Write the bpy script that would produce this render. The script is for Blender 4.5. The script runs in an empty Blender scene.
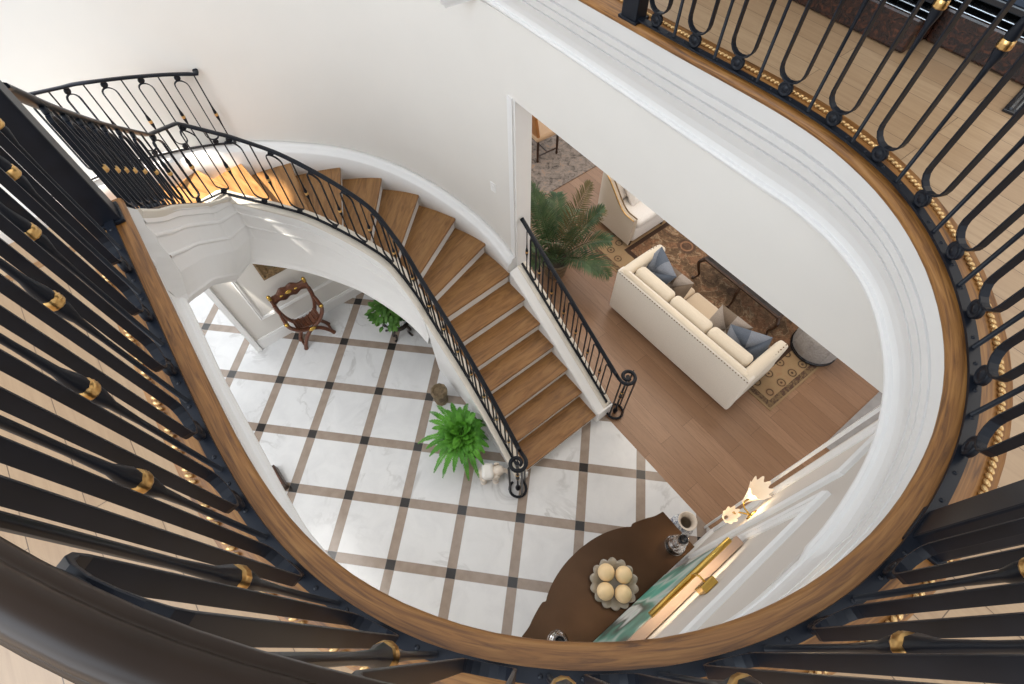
import bpy, math, random
from mathutils import Vector, Matrix
C = bpy.context.scene.collection
PI = math.pi
random.seed(7)
H2 = 4.76            # upper floor level
RISE = 0.1763
R2 = math.sqrt(.5)

# ------------------------------------------------------------------ materials
def nt(name):
    m = bpy.data.materials.new(name); m.use_nodes = True
    t = m.node_tree; t.nodes.clear()
    o = t.nodes.new('ShaderNodeOutputMaterial'); b = t.nodes.new('ShaderNodeBsdfPrincipled')
    t.links.new(b.outputs[0], o.inputs[0])
    return m, t, b
def N(t, typ, **kw):
    n = t.nodes.new(typ)
    for k, v in kw.items():
        if k in n.inputs.keys() if isinstance(k, str) else False: n.inputs[k].default_value = v
        else: setattr(n, k, v)
    return n
def math_n(t, op, a, b=None, c=None):
    n = t.nodes.new('ShaderNodeMath'); n.operation = op
    for i, x in enumerate((a, b, c)):
        if x is None: continue
        if isinstance(x, (int, float)): n.inputs[i].default_value = x
        else: t.links.new(x, n.inputs[i])
    return n.outputs[0]
def mix(t, fac, a, b, typ='MIX'):
    n = t.nodes.new('ShaderNodeMix'); n.data_type = 'RGBA'; n.blend_type = typ
    for s, x in (('Factor', fac), ('A', a), ('B', b)):
        i = [k for k in n.inputs if k.name == s and (k.type == 'RGBA' or s == 'Factor' and k.type == 'VALUE')][0]
        if isinstance(x, (int, float)): i.default_value = x
        elif isinstance(x, tuple): i.default_value = (*x[:3], 1)
        else: t.links.new(x, i)
    return [k for k in n.outputs if k.type == 'RGBA'][0]
def ramp(t, fac, stops):
    n = t.nodes.new('ShaderNodeValToRGB'); e = n.color_ramp.elements
    while len(e) < len(stops): e.new(.5)
    for k, (p, c) in zip(e, stops): k.position = p; k.color = (*c, 1)
    t.links.new(fac, n.inputs[0]); return n.outputs[0]
def noise(t, vec, scale, detail=4, rough=.5, dist=0):
    n = t.nodes.new('ShaderNodeTexNoise')
    n.inputs['Scale'].default_value = scale; n.inputs['Detail'].default_value = detail
    n.inputs['Roughness'].default_value = rough; n.inputs['Distortion'].default_value = dist
    if vec is not None: t.links.new(vec, n.inputs['Vector'])
    return n.outputs[0]
def coords(t, kind='Object', scale=(1, 1, 1), rot=(0, 0, 0), loc=(0, 0, 0)):
    c = t.nodes.new('ShaderNodeTexCoord'); m = t.nodes.new('ShaderNodeMapping')
    m.inputs['Scale'].default_value = scale; m.inputs['Rotation'].default_value = rot; m.inputs['Location'].default_value = loc
    t.links.new(c.outputs[kind], m.inputs['Vector']); return m.outputs[0]
def bump(t, b, h, strength=.2, dist=.01):
    n = t.nodes.new('ShaderNodeBump'); n.inputs['Strength'].default_value = strength; n.inputs['Distance'].default_value = dist
    t.links.new(h, n.inputs['Height']); t.links.new(n.outputs[0], b.inputs['Normal'])
def plain(name, col, rough=.5, metal=0, var=.06, scale=6, bmp=0, spec=None):
    m, t, b = nt(name)
    v = noise(t, coords(t), scale, 3)
    c = ramp(t, v, [(.3, tuple(max(0, x * (1 - var)) for x in col)), (.7, tuple(min(1, x * (1 + var)) for x in col))])
    t.links.new(c, b.inputs['Base Color'])
    b.inputs['Roughness'].default_value = rough; b.inputs['Metallic'].default_value = metal
    if spec is not None: b.inputs['Specular IOR Level'].default_value = spec
    if bmp: bump(t, b, noise(t, coords(t), scale * 30, 2), bmp, .002)
    return m
def wood(name, dark, mid, light, rough=.4, kind='UV', rot=0, along=1.0, across=14.0):
    m, t, b = nt(name)
    v = coords(t, kind, (along, across, across), (0, 0, rot))
    g = noise(t, v, 2.2, 6, .6, 1.2)
    f = noise(t, coords(t, kind, (along * 3, across * 9, across * 9), (0, 0, rot)), 4, 3, .6)
    c = ramp(t, g, [(.3, dark), (.5, mid), (.72, light)])
    c = mix(t, math_n(t, 'MULTIPLY', f, .5), c, dark)
    t.links.new(c, b.inputs['Base Color']); b.inputs['Roughness'].default_value = rough
    bump(t, b, f, .08, .002)
    return m
def planks(name, c1, c2, grain, rot, rough=.35, w=.18, L=1.7):
    m, t, b = nt(name)
    v = coords(t, 'Object', (1, 1, 1), (0, 0, rot))
    br = t.nodes.new('ShaderNodeTexBrick'); t.links.new(v, br.inputs['Vector'])
    br.offset = .37; br.inputs['Scale'].default_value = 1
    br.inputs['Brick Width'].default_value = L; br.inputs['Row Height'].default_value = w
    br.inputs['Mortar Size'].default_value = .0015; br.inputs['Mortar Smooth'].default_value = .3
    br.inputs['Color1'].default_value = (*c1, 1); br.inputs['Color2'].default_value = (*c2, 1)
    br.inputs['Mortar'].default_value = (*[x * .35 for x in grain], 1)
    g = noise(t, coords(t, 'Object', (1.2, 16, 1), (0, 0, rot)), 2.5, 6, .62, 1.0)
    col = mix(t, ramp(t, g, [(.42, (0, 0, 0)), (.75, (.6, .6, .6))]), br.outputs['Color'], grain)
    t.links.new(col, b.inputs['Base Color']); b.inputs['Roughness'].default_value = rough
    bump(t, b, br.outputs['Fac'], -.15, .003)
    return m
def tile_mat():
    m, t, b = nt('marble tile with brown strips'); T = .68
    c = t.nodes.new('ShaderNodeTexCoord'); s = t.nodes.new('ShaderNodeSeparateXYZ'); t.links.new(c.outputs['Object'], s.inputs[0])
    a = math_n(t, 'MULTIPLY', math_n(t, 'ADD', s.outputs[0], s.outputs[1]), R2 / T)
    d = math_n(t, 'MULTIPLY', math_n(t, 'SUBTRACT', s.outputs[1], s.outputs[0]), R2 / T)
    def strip(x):
        f = math_n(t, 'ABSOLUTE', math_n(t, 'SUBTRACT', math_n(t, 'FRACT', math_n(t, 'ADD', x, .5)), .5))
        return math_n(t, 'LESS_THAN', f, .078), math_n(t, 'LESS_THAN', math_n(t, 'ABSOLUTE', math_n(t, 'SUBTRACT', f, .078)), .004)
    (sa, ga), (sd, gd) = strip(a), strip(d)
    # a different slab of marble in every square
    fl = t.nodes.new('ShaderNodeCombineXYZ')
    t.links.new(math_n(t, 'MULTIPLY', math_n(t, 'FLOOR', a), 7.3), fl.inputs[0]); t.links.new(math_n(t, 'MULTIPLY', math_n(t, 'FLOOR', d), 3.1), fl.inputs[1])
    ad = t.nodes.new('ShaderNodeVectorMath'); ad.operation = 'ADD'; t.links.new(c.outputs['Object'], ad.inputs[0]); t.links.new(fl.outputs[0], ad.inputs[1])
    n1 = noise(t, ad.outputs[0], 1.25, 6, .55, 1.3)
    vein = math_n(t, 'SUBTRACT', 1, math_n(t, 'MULTIPLY', math_n(t, 'ABSOLUTE', math_n(t, 'SUBTRACT', n1, .5)), 30))
    vein = math_n(t, 'MAXIMUM', vein, 0)
    amt = noise(t, ad.outputs[0], 1.1, 2)
    vein = math_n(t, 'MULTIPLY', vein, ramp(t, amt, [(.48, (0, 0, 0)), (.66, (.9, .9, .9))]))
    cl = noise(t, ad.outputs[0], 3.0, 5, .6, .6)
    base = ramp(t, cl, [(.28, (.63, .63, .635)), (.6, (.71, .71, .71))])
    mar = mix(t, math_n(t, 'MULTIPLY', vein, .55), base, (.33, .32, .31))
    br = ramp(t, noise(t, c.outputs['Object'], 9, 4), [(.3, (.27, .21, .165)), (.7, (.34, .27, .22))])
    any_s = math_n(t, 'MAXIMUM', sa, sd); both = math_n(t, 'MULTIPLY', sa, sd)
    col = mix(t, any_s, mar, br); col = mix(t, both, col, (.028, .025, .024))
    gr = math_n(t, 'MULTIPLY', math_n(t, 'MAXIMUM', ga, gd), .35)
    col = mix(t, gr, col, (.3, .28, .26))
    t.links.new(col, b.inputs['Base Color']); b.inputs['Roughness'].default_value = .16
    return m
def rug_mat(name, field, warm, dark, border, u0, u1, v0, v1, bw=.42):
    m, t, b = nt(name)
    c = t.nodes.new('ShaderNodeTexCoord'); s = t.nodes.new('ShaderNodeSeparateXYZ'); t.links.new(c.outputs['Object'], s.inputs[0])
    du = math_n(t, 'MINIMUM', math_n(t, 'SUBTRACT', s.outputs[0], u0), math_n(t, 'SUBTRACT', u1, s.outputs[0]))
    dv = math_n(t, 'MINIMUM', math_n(t, 'SUBTRACT', s.outputs[1], v0), math_n(t, 'SUBTRACT', v1, s.outputs[1]))
    d = math_n(t, 'MINIMUM', du, dv)
    o = c.outputs['Object']
    n1 = noise(t, o, 2.6, 6, .65, 1.4); n2 = noise(t, o, 8, 5, .7, 1)
    fld = ramp(t, n1, [(.32, dark), (.46, field), (.56, warm), (.68, field)])
    fld = mix(t, ramp(t, n2, [(.45, (0, 0, 0)), (.62, (.75, .75, .75))]), fld, tuple(x * .55 for x in field))
    # curling vines
    vn = math_n(t, 'LESS_THAN', math_n(t, 'ABSOLUTE', math_n(t, 'SUBTRACT', noise(t, o, 2.6, 3, .5, 1.2), .5)), .012)
    fld = mix(t, math_n(t, 'MULTIPLY', vn, .55), fld, (.42, .31, .20))
    n3 = noise(t, o, 20, 4, .7, .8)
    fld = mix(t, ramp(t, n3, [(.46, (0, 0, 0)), (.6, (.6, .6, .6))]), fld, tuple(x * .5 for x in field))
    fld = mix(t, ramp(t, n3, [(.36, (.5, .5, .5)), (.44, (0, 0, 0))]), fld, border)
    # medallion flowers
    vo = t.nodes.new('ShaderNodeTexVoronoi'); vo.inputs['Scale'].default_value = 1.9; vo.inputs['Randomness'].default_value = .55; t.links.new(o, vo.inputs['Vector'])
    rings = math_n(t, 'SINE', math_n(t, 'MULTIPLY', vo.outputs['Distance'], 44))
    inm = math_n(t, 'LESS_THAN', math_n(t, 'ADD', vo.outputs['Distance'], math_n(t, 'MULTIPLY', n2, .12)), .34)
    fl = mix(t, ramp(t, rings, [(.3, (0, 0, 0)), (.8, (1, 1, 1))]), dark, warm)
    fld = mix(t, math_n(t, 'MULTIPLY', inm, .7), fld, fl)
    vb = t.nodes.new('ShaderNodeTexVoronoi'); vb.inputs['Scale'].default_value = 4.6; vb.inputs['Randomness'].default_value = .25; t.links.new(o, vb.inputs['Vector'])
    rb = math_n(t, 'SINE', math_n(t, 'MULTIPLY', vb.outputs['Distance'], 34))
    ib = math_n(t, 'LESS_THAN', math_n(t, 'ADD', vb.outputs['Distance'], math_n(t, 'MULTIPLY', n2, .2)), .42)
    bor = mix(t, math_n(t, 'MULTIPLY', ib, ramp(t, rb, [(.2, (.15,) * 3), (.8, (.95,) * 3)])), border, tuple(x * .8 for x in dark))
    bor = mix(t, ramp(t, n2, [(.5, (0,) * 3), (.7, (.5,) * 3)]), bor, warm)
    col = mix(t, math_n(t, 'LESS_THAN', d, bw), fld, bor)
    gu = math_n(t, 'LESS_THAN', math_n(t, 'ABSOLUTE', math_n(t, 'SUBTRACT', d, bw)), .035)
    col = mix(t, gu, col, tuple(x * .8 for x in dark))
    gstripe = mix(t, ramp(t, n3, [(.45, (0, 0, 0)), (.55, (1, 1, 1))]), tuple(x * 1.3 for x in dark), tuple(x * .6 for x in border))
    col = mix(t, math_n(t, 'LESS_THAN', d, .10), col, gstripe)
    col = mix(t, math_n(t, 'LESS_THAN', d, .025), col, tuple(x * .9 for x in border))
    t.links.new(col, b.inputs['Base Color']); b.inputs['Roughness'].default_value = .95
    b.inputs['Specular IOR Level'].default_value = .1
    bump(t, b, noise(t, o, 180, 2), .3, .004)
    return m
def fabric(name, col, scale=260, var=.08, rough=.9):
    m, t, b = nt(name)
    v = noise(t, coords(t), scale, 2); big = noise(t, coords(t), 5, 3)
    c = ramp(t, v, [(.3, tuple(x * (1 - var) for x in col)), (.7, tuple(min(1, x * (1 + var)) for x in col))])
    c = mix(t, math_n(t, 'MULTIPLY', big, .12), c, tuple(x * .75 for x in col))
    t.links.new(c, b.inputs['Base Color']); b.inputs['Roughness'].default_value = rough
    b.inputs['Sheen Weight'].default_value = .2; b.inputs['Specular IOR Level'].default_value = .2
    bump(t, b, v, .15, .002); return m
def glass(name, col=(1, 1, 1), rough=.02, ior=1.45):
    m, t, b = nt(name); b.inputs['Base Color'].default_value = (*col, 1)
    b.inputs['Transmission Weight'].default_value = 1; b.inputs['Roughness'].default_value = rough; b.inputs['IOR'].default_value = ior
    return m
def petal_glass():
    m = glass('frosted pale glass', (.92, .89, .82), .25); b = [n for n in m.node_tree.nodes if n.type == 'BSDF_PRINCIPLED'][0]
    b.inputs['Transmission Weight'].default_value = .55; b.inputs['Base Color'].default_value = (.62, .57, .48, 1); return m
def glow(name, col, s):
    m, t, b = nt(name); b.inputs['Base Color'].default_value = (*col, 1)
    b.inputs['Emission Color'].default_value = (*col, 1); b.inputs['Emission Strength'].default_value = s; return m
def leaf(name, a, bcol):
    m, t, b = nt(name)
    c = ramp(t, noise(t, coords(t), 7, 3), [(.3, a), (.7, bcol)])
    t.links.new(c, b.inputs['Base Color']); b.inputs['Roughness'].default_value = .45; b.inputs['Specular IOR Level'].default_value = .3
    b.inputs['Subsurface Weight'].default_value = .0
    return m

M = dict(
    wall=plain('warm white wall paint', (.74, .71, .665), .75, var=.015, scale=2),
    greige=plain('darker warm wall', (.64, .59, .54), .6, var=.015, scale=2),  # console wall, mildly darker and warmer than the other walls
    trim=plain('white trim paint', (.80, .79, .775), .45, var=.01),
    curb=plain('cream painted cap', (.70, .645, .56), .5, var=.02),
    tile=tile_mat(),
    living=planks('brown oak planks', (.25, .135, .072), (.33, .19, .11), (.17, .09, .047), 0, .33, .19, 1.6),
    upper=planks('pale oak planks', (.35, .225, .125), (.43, .295, .175), (.265, .16, .085), 0, .3, .15, 1.5),
    oak=wood('golden oak', (.075, .028, .007), (.285, .120, .026), (.43, .212, .058), .45, 'UV', 0, 1.6, 30),
    tread=wood('stair oak', (.15, .066, .020), (.29, .142, .046), (.385, .205, .075), .38, 'UV', 0, 1.2, 9),
    iron=plain('blackened iron', (.008, .010, .015), .36, .0, .2, 12, 0, .22),  # bluish tint in the black stands in for reflected sky
    bronze=plain('dark bronze handrail', (.024, .014, .009), .30, .0, .25, 5, 0, .15),
    gold=plain('antique gold', (.75, .47, .18), .28, 1, .15, 30),
    brass=plain('polished brass', (.62, .40, .10), .22, 1, .08, 20),
    rope=plain('gilded rope', (.66, .42, .18), .26, .55, .2, 30),
    linen=fabric('cream linen', (.72, .63, .50)),
    seat_linen=fabric('tan linen seat', (.60, .475, .34)),
    linen_side=fabric('ivory linen', (.80, .73, .63)),
    beige=fabric('beige chair linen', (.50, .41, .315)),
    white_fab=fabric('white cushion cloth', (.76, .72, .68), 120, .12),
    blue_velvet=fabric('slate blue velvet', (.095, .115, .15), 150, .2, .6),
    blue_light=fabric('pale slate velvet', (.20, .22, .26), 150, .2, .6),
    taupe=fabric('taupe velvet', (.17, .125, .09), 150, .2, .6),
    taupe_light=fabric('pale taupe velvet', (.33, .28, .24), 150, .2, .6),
    stud=plain('bronze nailheads', (.20, .12, .05), .3, 1),
    dark_wood=wood('dark mahogany', (.02, .009, .004), (.05, .022, .011), (.09, .04, .02), .3, 'Object', 0, 3, 20),
    walnut=wood('carved walnut', (.055, .018, .008), (.15, .05, .022), (.24, .085, .038), .35, 'Object', 0, 8, 20),
    rosewood=plain('black rosewood', (.022, .015, .012), .35),
    console=plain('dark bronze metal top', (.075, .042, .024), .33, .9, .15, 3),
    leather=plain('tan leather', (.36, .15, .045), .45, 0, .15, 10),
    cush_tan=fabric('tan seat cloth', (.50, .33, .20)),
    glass=glass('clear glass'),
    glass_grey=petal_glass(),
    mirror=plain('smoky mirror top', (.16, .16, .165), .06, 1, .2, 4),
    ivory=plain('ivory ball', (.85, .63, .36), .45, 0, .06, 12),
    porcelain=plain('white porcelain', (.80, .78, .74), .2, 0, .03),
    figurine=plain('cream glazed stone', (.74, .66, .57), .4, 0, .12, 14),
    soil=plain('potting soil', (.04, .028, .018), .95, 0, .3, 60),
    palm=leaf('dark palm green', (.022, .05, .018), (.075, .115, .045)),
    palm_dry=leaf('dry palm tan', (.10, .085, .03), (.19, .14, .06)),
    fern=leaf('bright fern green', (.04, .17, .012), (.12, .36, .035)),
    broad=leaf('broad leaf green', (.03, .10, .015), (.13, .28, .055)),
    stone=plain('mossy carved stone', (.18, .13, .075), .8, 0, .4, 22, .4),
    velvet_grey=fabric('grey crushed velvet', (.34, .31, .285), 40, .18, .55),
    black=plain('black lacquer', (.010, .011, .014), .14, 0, .2, 5),
    navy=plain('blue black lacquer', (.035, .06, .10), .12, 0, .2, 5),
    burl=None,
    plate=plain('white plastic', (.82, .81, .79), .35),
    greystone=plain('grey hearth stone', (.30, .285, .275), .3, 0, .12, 6),
    steel=plain('grey steel', (.30, .32, .34), .25, 1),
    gilt_frame=plain('worn gilt frame', (.20, .125, .055), .55, .2, .45, 40, .5),
    lampglass=glow('lit crystal', (.62, .52, .40), .45),
    canvas_side=plain('raw canvas frame', (.33, .24, .19), .5),
)
def burl():
    m, t, b = nt('dark burl veneer')
    n = noise(t, coords(t), 26, 5, .6, 1.5)
    c = ramp(t, n, [(.35, (.010, .008, .009)), (.52, (.030, .014, .011)), (.68, (.10, .034, .018))])
    t.links.new(c, b.inputs['Base Color']); b.inputs['Roughness'].default_value = .22; return m
M['burl'] = burl()
def bluewhite():
    m, t, b = nt('blue and white porcelain')
    n = noise(t, coords(t), 9, 4, .6, 2)
    c = ramp(t, n, [(.46, (.74, .76, .76)), (.53, (.07, .10, .20)), (.60, (.72, .74, .75))])
    t.links.new(c, b.inputs['Base Color']); b.inputs['Roughness'].default_value = .15; return m
M['bluewhite'] = bluewhite()
def speckle():
    m, t, b = nt('grey speckled wool'); o = coords(t)
    c = ramp(t, noise(t, o, 9, 6, .75, .6), [(.34, (.055, .045, .04)), (.46, (.19, .155, .13)), (.56, (.27, .22, .185)), (.68, (.34, .21, .13))])
    t.links.new(c, b.inputs['Base Color']); b.inputs['Roughness'].default_value = .95; b.inputs['Specular IOR Level'].default_value = .1; return m
M['speckle'] = speckle()
def abstract():
    m, t, b = nt('abstract painted canvas')
    v = coords(t, 'Object', (1, 1.5, .5), (.5, 0, 0))
    n = noise(t, v, 1.25, 3, .5, .25)
    c = ramp(t, n, [(.24, (.03, .05, .045)), (.34, (.02, .22, .17)), (.42, (.12, .40, .31)), (.46, (.50, .53, .50)), (.52, (.09, .25, .19)),
                    (.58, (.05, .06, .05)), (.63, (.60, .62, .60)), (.74, (.13, .36, .22))])
    t.links.new(c, b.inputs['Base Color']); b.inputs['Roughness'].default_value = .5; return m
M['abstract'] = abstract()

# ------------------------------------------------------------------ mesh builder
class MB:
    def __init__(s): s.v = []; s.f = []; s.uv = []; s.sm = []; s.mi = []; s.cur = 0
    def face(s, idx, uv=None, smooth=False):
        s.f.append(tuple(idx)); s.uv.append(uv or [(0, 0)] * len(idx)); s.sm.append(smooth); s.mi.append(s.cur)
    def grid(s, rows, smooth=True, closed_u=False, closed_v=False, uvs=None, cap=False):
        """rows: list of equal length lists of points"""
        b = len(s.v); n = len(rows[0]); r = len(rows)
        for row in rows: s.v.extend([tuple(p) for p in row])
        for i in range(r if closed_u else r - 1):
            for j in range(n if closed_v else n - 1):
                i2, j2 = (i + 1) % r, (j + 1) % n
                uv = None
                if uvs:
                    f = lambda a, c: uvs(a, c)
                    uv = [f(i, j), f(i + 1, j), f(i + 1, j + 1), f(i, j + 1)]
                s.face((b + i * n + j, b + i2 * n + j, b + i2 * n + j2, b + i * n + j2), uv, smooth)
        if cap:
            s.face([b + j for j in range(n)][::-1], None, False); s.face([b + (r - 1) * n + j for j in range(n)], None, False)
    def strips(s, rows):
        for j in range(len(rows[0]) - 1): s.grid([[r[j], r[j + 1]] for r in rows], True)
    def box(s, c, d, m=None):
        x, y, z = (k / 2 for k in d); b = len(s.v)
        P = [Vector((c[0] + i * x, c[1] + j * y, c[2] + k * z)) for i in (-1, 1) for j in (-1, 1) for k in (-1, 1)]
        if m: P = [m @ p for p in P]
        s.v.extend([tuple(p) for p in P])
        q = [(0, 1, 3, 2), (4, 6, 7, 5), (0, 4, 5, 1), (2, 3, 7, 6), (0, 2, 6, 4), (1, 5, 7, 3)]
        L = max(range(3), key=lambda i: d[i])
        for f in q:
            uv = []
            for k in f:
                p = (((k >> 2) & 1) * d[0], ((k >> 1) & 1) * d[1], (k & 1) * d[2])
                o = [p[i] for i in range(3) if i != L]
                uv.append((p[L] + c[0] * 3.1, o[0] + o[1] + c[1] * 2.3))
            s.face([b + k for k in f], uv)
    def rbox(s, c, d, r=.02, m=None, n=3, puff=(0, 0, 0)):
        """rounded box (superellipsoid-free): sphere-swept corners"""
        hx, hy, hz = d[0] / 2, d[1] / 2, d[2] / 2
        r = min(r, hx * .99, hy * .99, hz * .99)
        def prof(a0): return a0
        rows = []
        K = n
        # latitude rows of a rounded box
        lat = [(-PI / 2 + PI / 2 * i / K, -1) for i in range(K + 1)] + [(PI / 2 * i / K, 1) for i in range(K + 1)]
        lon = []
        for q in range(4):
            for i in range(K + 1): lon.append((q * PI / 2 + PI / 2 * i / K, q))
        SX = (1, -1, -1, 1); SY = (1, 1, -1, -1)
        for la, sz in lat:
            row = []
            for lo, q in lon:
                x = SX[q] * (hx - r) + r * math.cos(la) * math.cos(lo)
                y = SY[q] * (hy - r) + r * math.cos(la) * math.sin(lo)
                z = sz * (hz - r) + r * math.sin(la)
                p = Vector((x + c[0], y + c[1], z + c[2]))
                row.append(m @ p if m else p)
            rows.append(row)
        s.grid(rows, True, False, True, None, True)
    def sphere(s, c, r, seg=12, rings=8, m=None):
        if isinstance(r, (int, float)): r = (r, r, r)
        rows = []
        for i in range(rings + 1):
            a = -PI / 2 + PI * i / rings
            row = [Vector((c[0] + r[0] * math.cos(a) * math.cos(2 * PI * j / seg), c[1] + r[1] * math.cos(a) * math.sin(2 * PI * j / seg), c[2] + r[2] * math.sin(a))) for j in range(seg)]
            rows.append([m @ p for p in row] if m else row)
        s.grid(rows, True, False, True)
    def lathe(s, prof, c=(0, 0, 0), seg=16, m=None, cap=True, smooth=True):
        rows = []
        for r, z in prof:
            row = [Vector((c[0] + r * math.cos(2 * PI * j / seg), c[1] + r * math.sin(2 * PI * j / seg), c[2] + z)) for j in range(seg)]
            rows.append([m @ p for p in row] if m else row)
        s.grid(rows, smooth, False, True, lambda i, j: (j / seg * .3, i * .1), cap)
    def tube(s, path, r, n=8, flat=None, closed=False, up0=None):
        """round tube, or a strap when flat=(w,h): w along 'side' frame axis"""
        P = [Vector(p) for p in path]; k = len(P); rows = []
        T = []
        for i in range(k):
            if closed: d = P[(i + 1) % k] - P[i - 1]
            else: d = P[min(i + 1, k - 1)] - P[max(i - 1, 0)]
            T.append(d.normalized())
        ref = Vector(up0) if up0 else (Vector((0, 0, 1)) if abs(T[0].z) < .9 else Vector((1, 0, 0)))
        nrm = (ref - T[0] * ref.dot(T[0])).normalized()
        L = 0; Ls = []
        for i in range(k):
            if i: L += (P[i] - P[i - 1]).length
            Ls.append(L)
            if up0: q = ref - T[i] * ref.dot(T[i])
            else: q = nrm - T[i] * nrm.dot(T[i])
            if q.length > 1e-6: nrm = q.normalized()
            bi = T[i].cross(nrm)
            rr = r[i] if isinstance(r, (list, tuple)) else r
            if flat:
                w, h = flat[0] / 2, flat[1] / 2
                rows.append([P[i] + nrm * (a * w) + bi * (b * h) for a, b in ((-1, -1), (1, -1), (1, 1), (-1, 1))])
            else:
                rows.append([P[i] + (nrm * math.cos(2 * PI * j / n) + bi * math.sin(2 * PI * j / n)) * rr for j in range(n)])
        s.grid(rows, not flat, closed, True, lambda i, j: (Ls[min(i, k - 1)], j * .02), not closed)
    def sweep(s, path, prof, closed_prof=True, smooth=False, caps=True, closed=False):
        """path: 3D points, prof: (side, up) where side is to the left of travel"""
        P = [Vector(p) for p in path]; k = len(P); rows = []; L = 0; Ls = []
        for i in range(k):
            a = P[i] - P[i - 1] if (i or closed) else P[1] - P[0]
            b = P[(i + 1) % k] - P[i] if (i < k - 1 or closed) else a
            if i == 0 and not closed: a = b
            a2 = Vector((a.x, a.y)).normalized(); b2 = Vector((b.x, b.y)).normalized()
            t = (a2 + b2).normalized(); sc = 1 / max(.5, t.dot(a2))
            sd = Vector((-t.y, t.x, 0)) * sc
            if i: L += (P[i] - P[i - 1]).length
            Ls.append(L)
            rows.append([P[i] + sd * x + Vector((0, 0, z)) for x, z in prof])
        per = [0]
        for j in range(len(prof)):
            q, w = prof[j], prof[(j + 1) % len(prof)]; per.append(per[-1] + math.hypot(q[0] - w[0], q[1] - w[1]))
        Ls.append(L + .1)
        s.grid(rows, smooth, closed, closed_prof, lambda i, j: (Ls[i], per[j]), caps and closed_prof and not closed)
    def prism(s, poly, z0, z1, m=None, uvdir=None):
        b = len(s.v); n = len(poly)
        for z in (z0, z1):
            for i, p in enumerate(poly):
                zz = z[i] if isinstance(z, (list, tuple)) else z
                q = Vector((p[0], p[1], zz)); s.v.append(tuple(m @ q if m else q))
        if uvdir:
            c = Vector(uvdir).normalized(); e = Vector((-c.y, c.x))
            o = random.random() * 40
            U = [(Vector(p[:2]).dot(c) + o, Vector(p[:2]).dot(e)) for p in poly]
        else: U = [(p[0], p[1]) for p in poly]
        s.face([b + i for i in range(n)][::-1], U[::-1]); s.face([b + n + i for i in range(n)], U)
        for i in range(n):
            j = (i + 1) % n
            s.face((b + i, b + j, b + n + j, b + n + i), [U[i], U[j], (U[j][0], U[j][1] + .03), (U[i][0], U[i][1] + .03)])
    def build(s, name, mat, parent=None, bevel=0, sub=0, kind=None, label=None):
        me = bpy.data.meshes.new(name); me.from_pydata([tuple(p) for p in s.v], [], s.f)
        uv = me.uv_layers.new(name='UVMap'); k = 0
        flat = [c for u in s.uv for c in u]
        for i, c in enumerate(flat): uv.data[i].uv = c
        for i, p in enumerate(me.polygons): p.use_smooth = s.sm[i]; p.material_index = s.mi[i]
        for q in (mat if isinstance(mat, list) else [mat]): me.materials.append(q)
        me.validate(); me.update()
        o = bpy.data.objects.new(name, me); C.objects.link(o)
        if parent is not None: o.parent = parent
        if bevel:
            x = o.modifiers.new('bevel', 'BEVEL'); x.width = bevel; x.segments = 2; x.limit_method = 'ANGLE'; x.angle_limit = .6
        if sub:
            x = o.modifiers.new('sub', 'SUBSURF'); x.levels = sub; x.render_levels = sub
        if kind: o['kind'] = kind
        if label: o['label'] = label
        return o
def thing(name, label, cat, loc=(0, 0, 0), rz=0, group=None):
    o = bpy.data.objects.new(name, None); C.objects.link(o); o.location = loc; o.rotation_euler = (0, 0, rz)
    o.empty_display_size = .1
    o['label'] = label; o['category'] = cat
    if group: o['group'] = group
    return o
def tag(o, label, cat, group=None):
    o['label'] = label; o['category'] = cat
    if group: o['group'] = group
    return o
def copy_tree(o, parent=None):
    c = o.copy(); C.objects.link(c)
    if parent is not None: c.parent = parent
    for ch in list(o.children): copy_tree(ch, c)
    return c

# ------------------------------------------------------------------ curves
def catmull(P, n=8):
    out = []
    P = [tuple(p) for p in P]
    for i in range(len(P) - 1):
        p0, p1, p2, p3 = P[max(i - 1, 0)], P[i], P[i + 1], P[min(i + 2, len(P) - 1)]
        for k in range(n):
            f = k / n
            out.append(tuple(.5 * (2 * b + (-a + c) * f + (2 * a - 5 * b + 4 * c - d) * f * f + (-a + 3 * b - 3 * c + d) * f ** 3) for a, b, c, d in zip(p0, p1, p2, p3)))
    out.append(P[-1]); return out
class Path:
    def __init__(s, P):
        s.P = [Vector(p) for p in P]; s.L = [0]
        for a, b in zip(s.P, s.P[1:]): s.L.append(s.L[-1] + math.hypot(b.x - a.x, b.y - a.y))
    def at(s, x):
        L = s.L
        if x <= 0: i = 0
        elif x >= L[-1]: i = len(L) - 2
        else:
            lo, hi = 0, len(L) - 1
            while hi - lo > 1:
                mid = (lo + hi) // 2
                if L[mid] <= x: lo = mid
                else: hi = mid
            i = lo
        f = (x - L[i]) / max(1e-9, L[i + 1] - L[i])
        return s.P[i].lerp(s.P[i + 1], f)
    def tan(s, x, e=.02):
        d = s.at(x + e) - s.at(x - e); d = Vector((d.x, d.y, 0)); return d.normalized()
    def near(s, u, v):
        best = (9e9, 0)
        n = int(s.L[-1] / .005)
        for i in range(n + 1):
            p = s.at(i * .005); d = (p.x - u) ** 2 + (p.y - v) ** 2
            if d < best[0]: best = (d, i * .005)
        return best[1]
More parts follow.
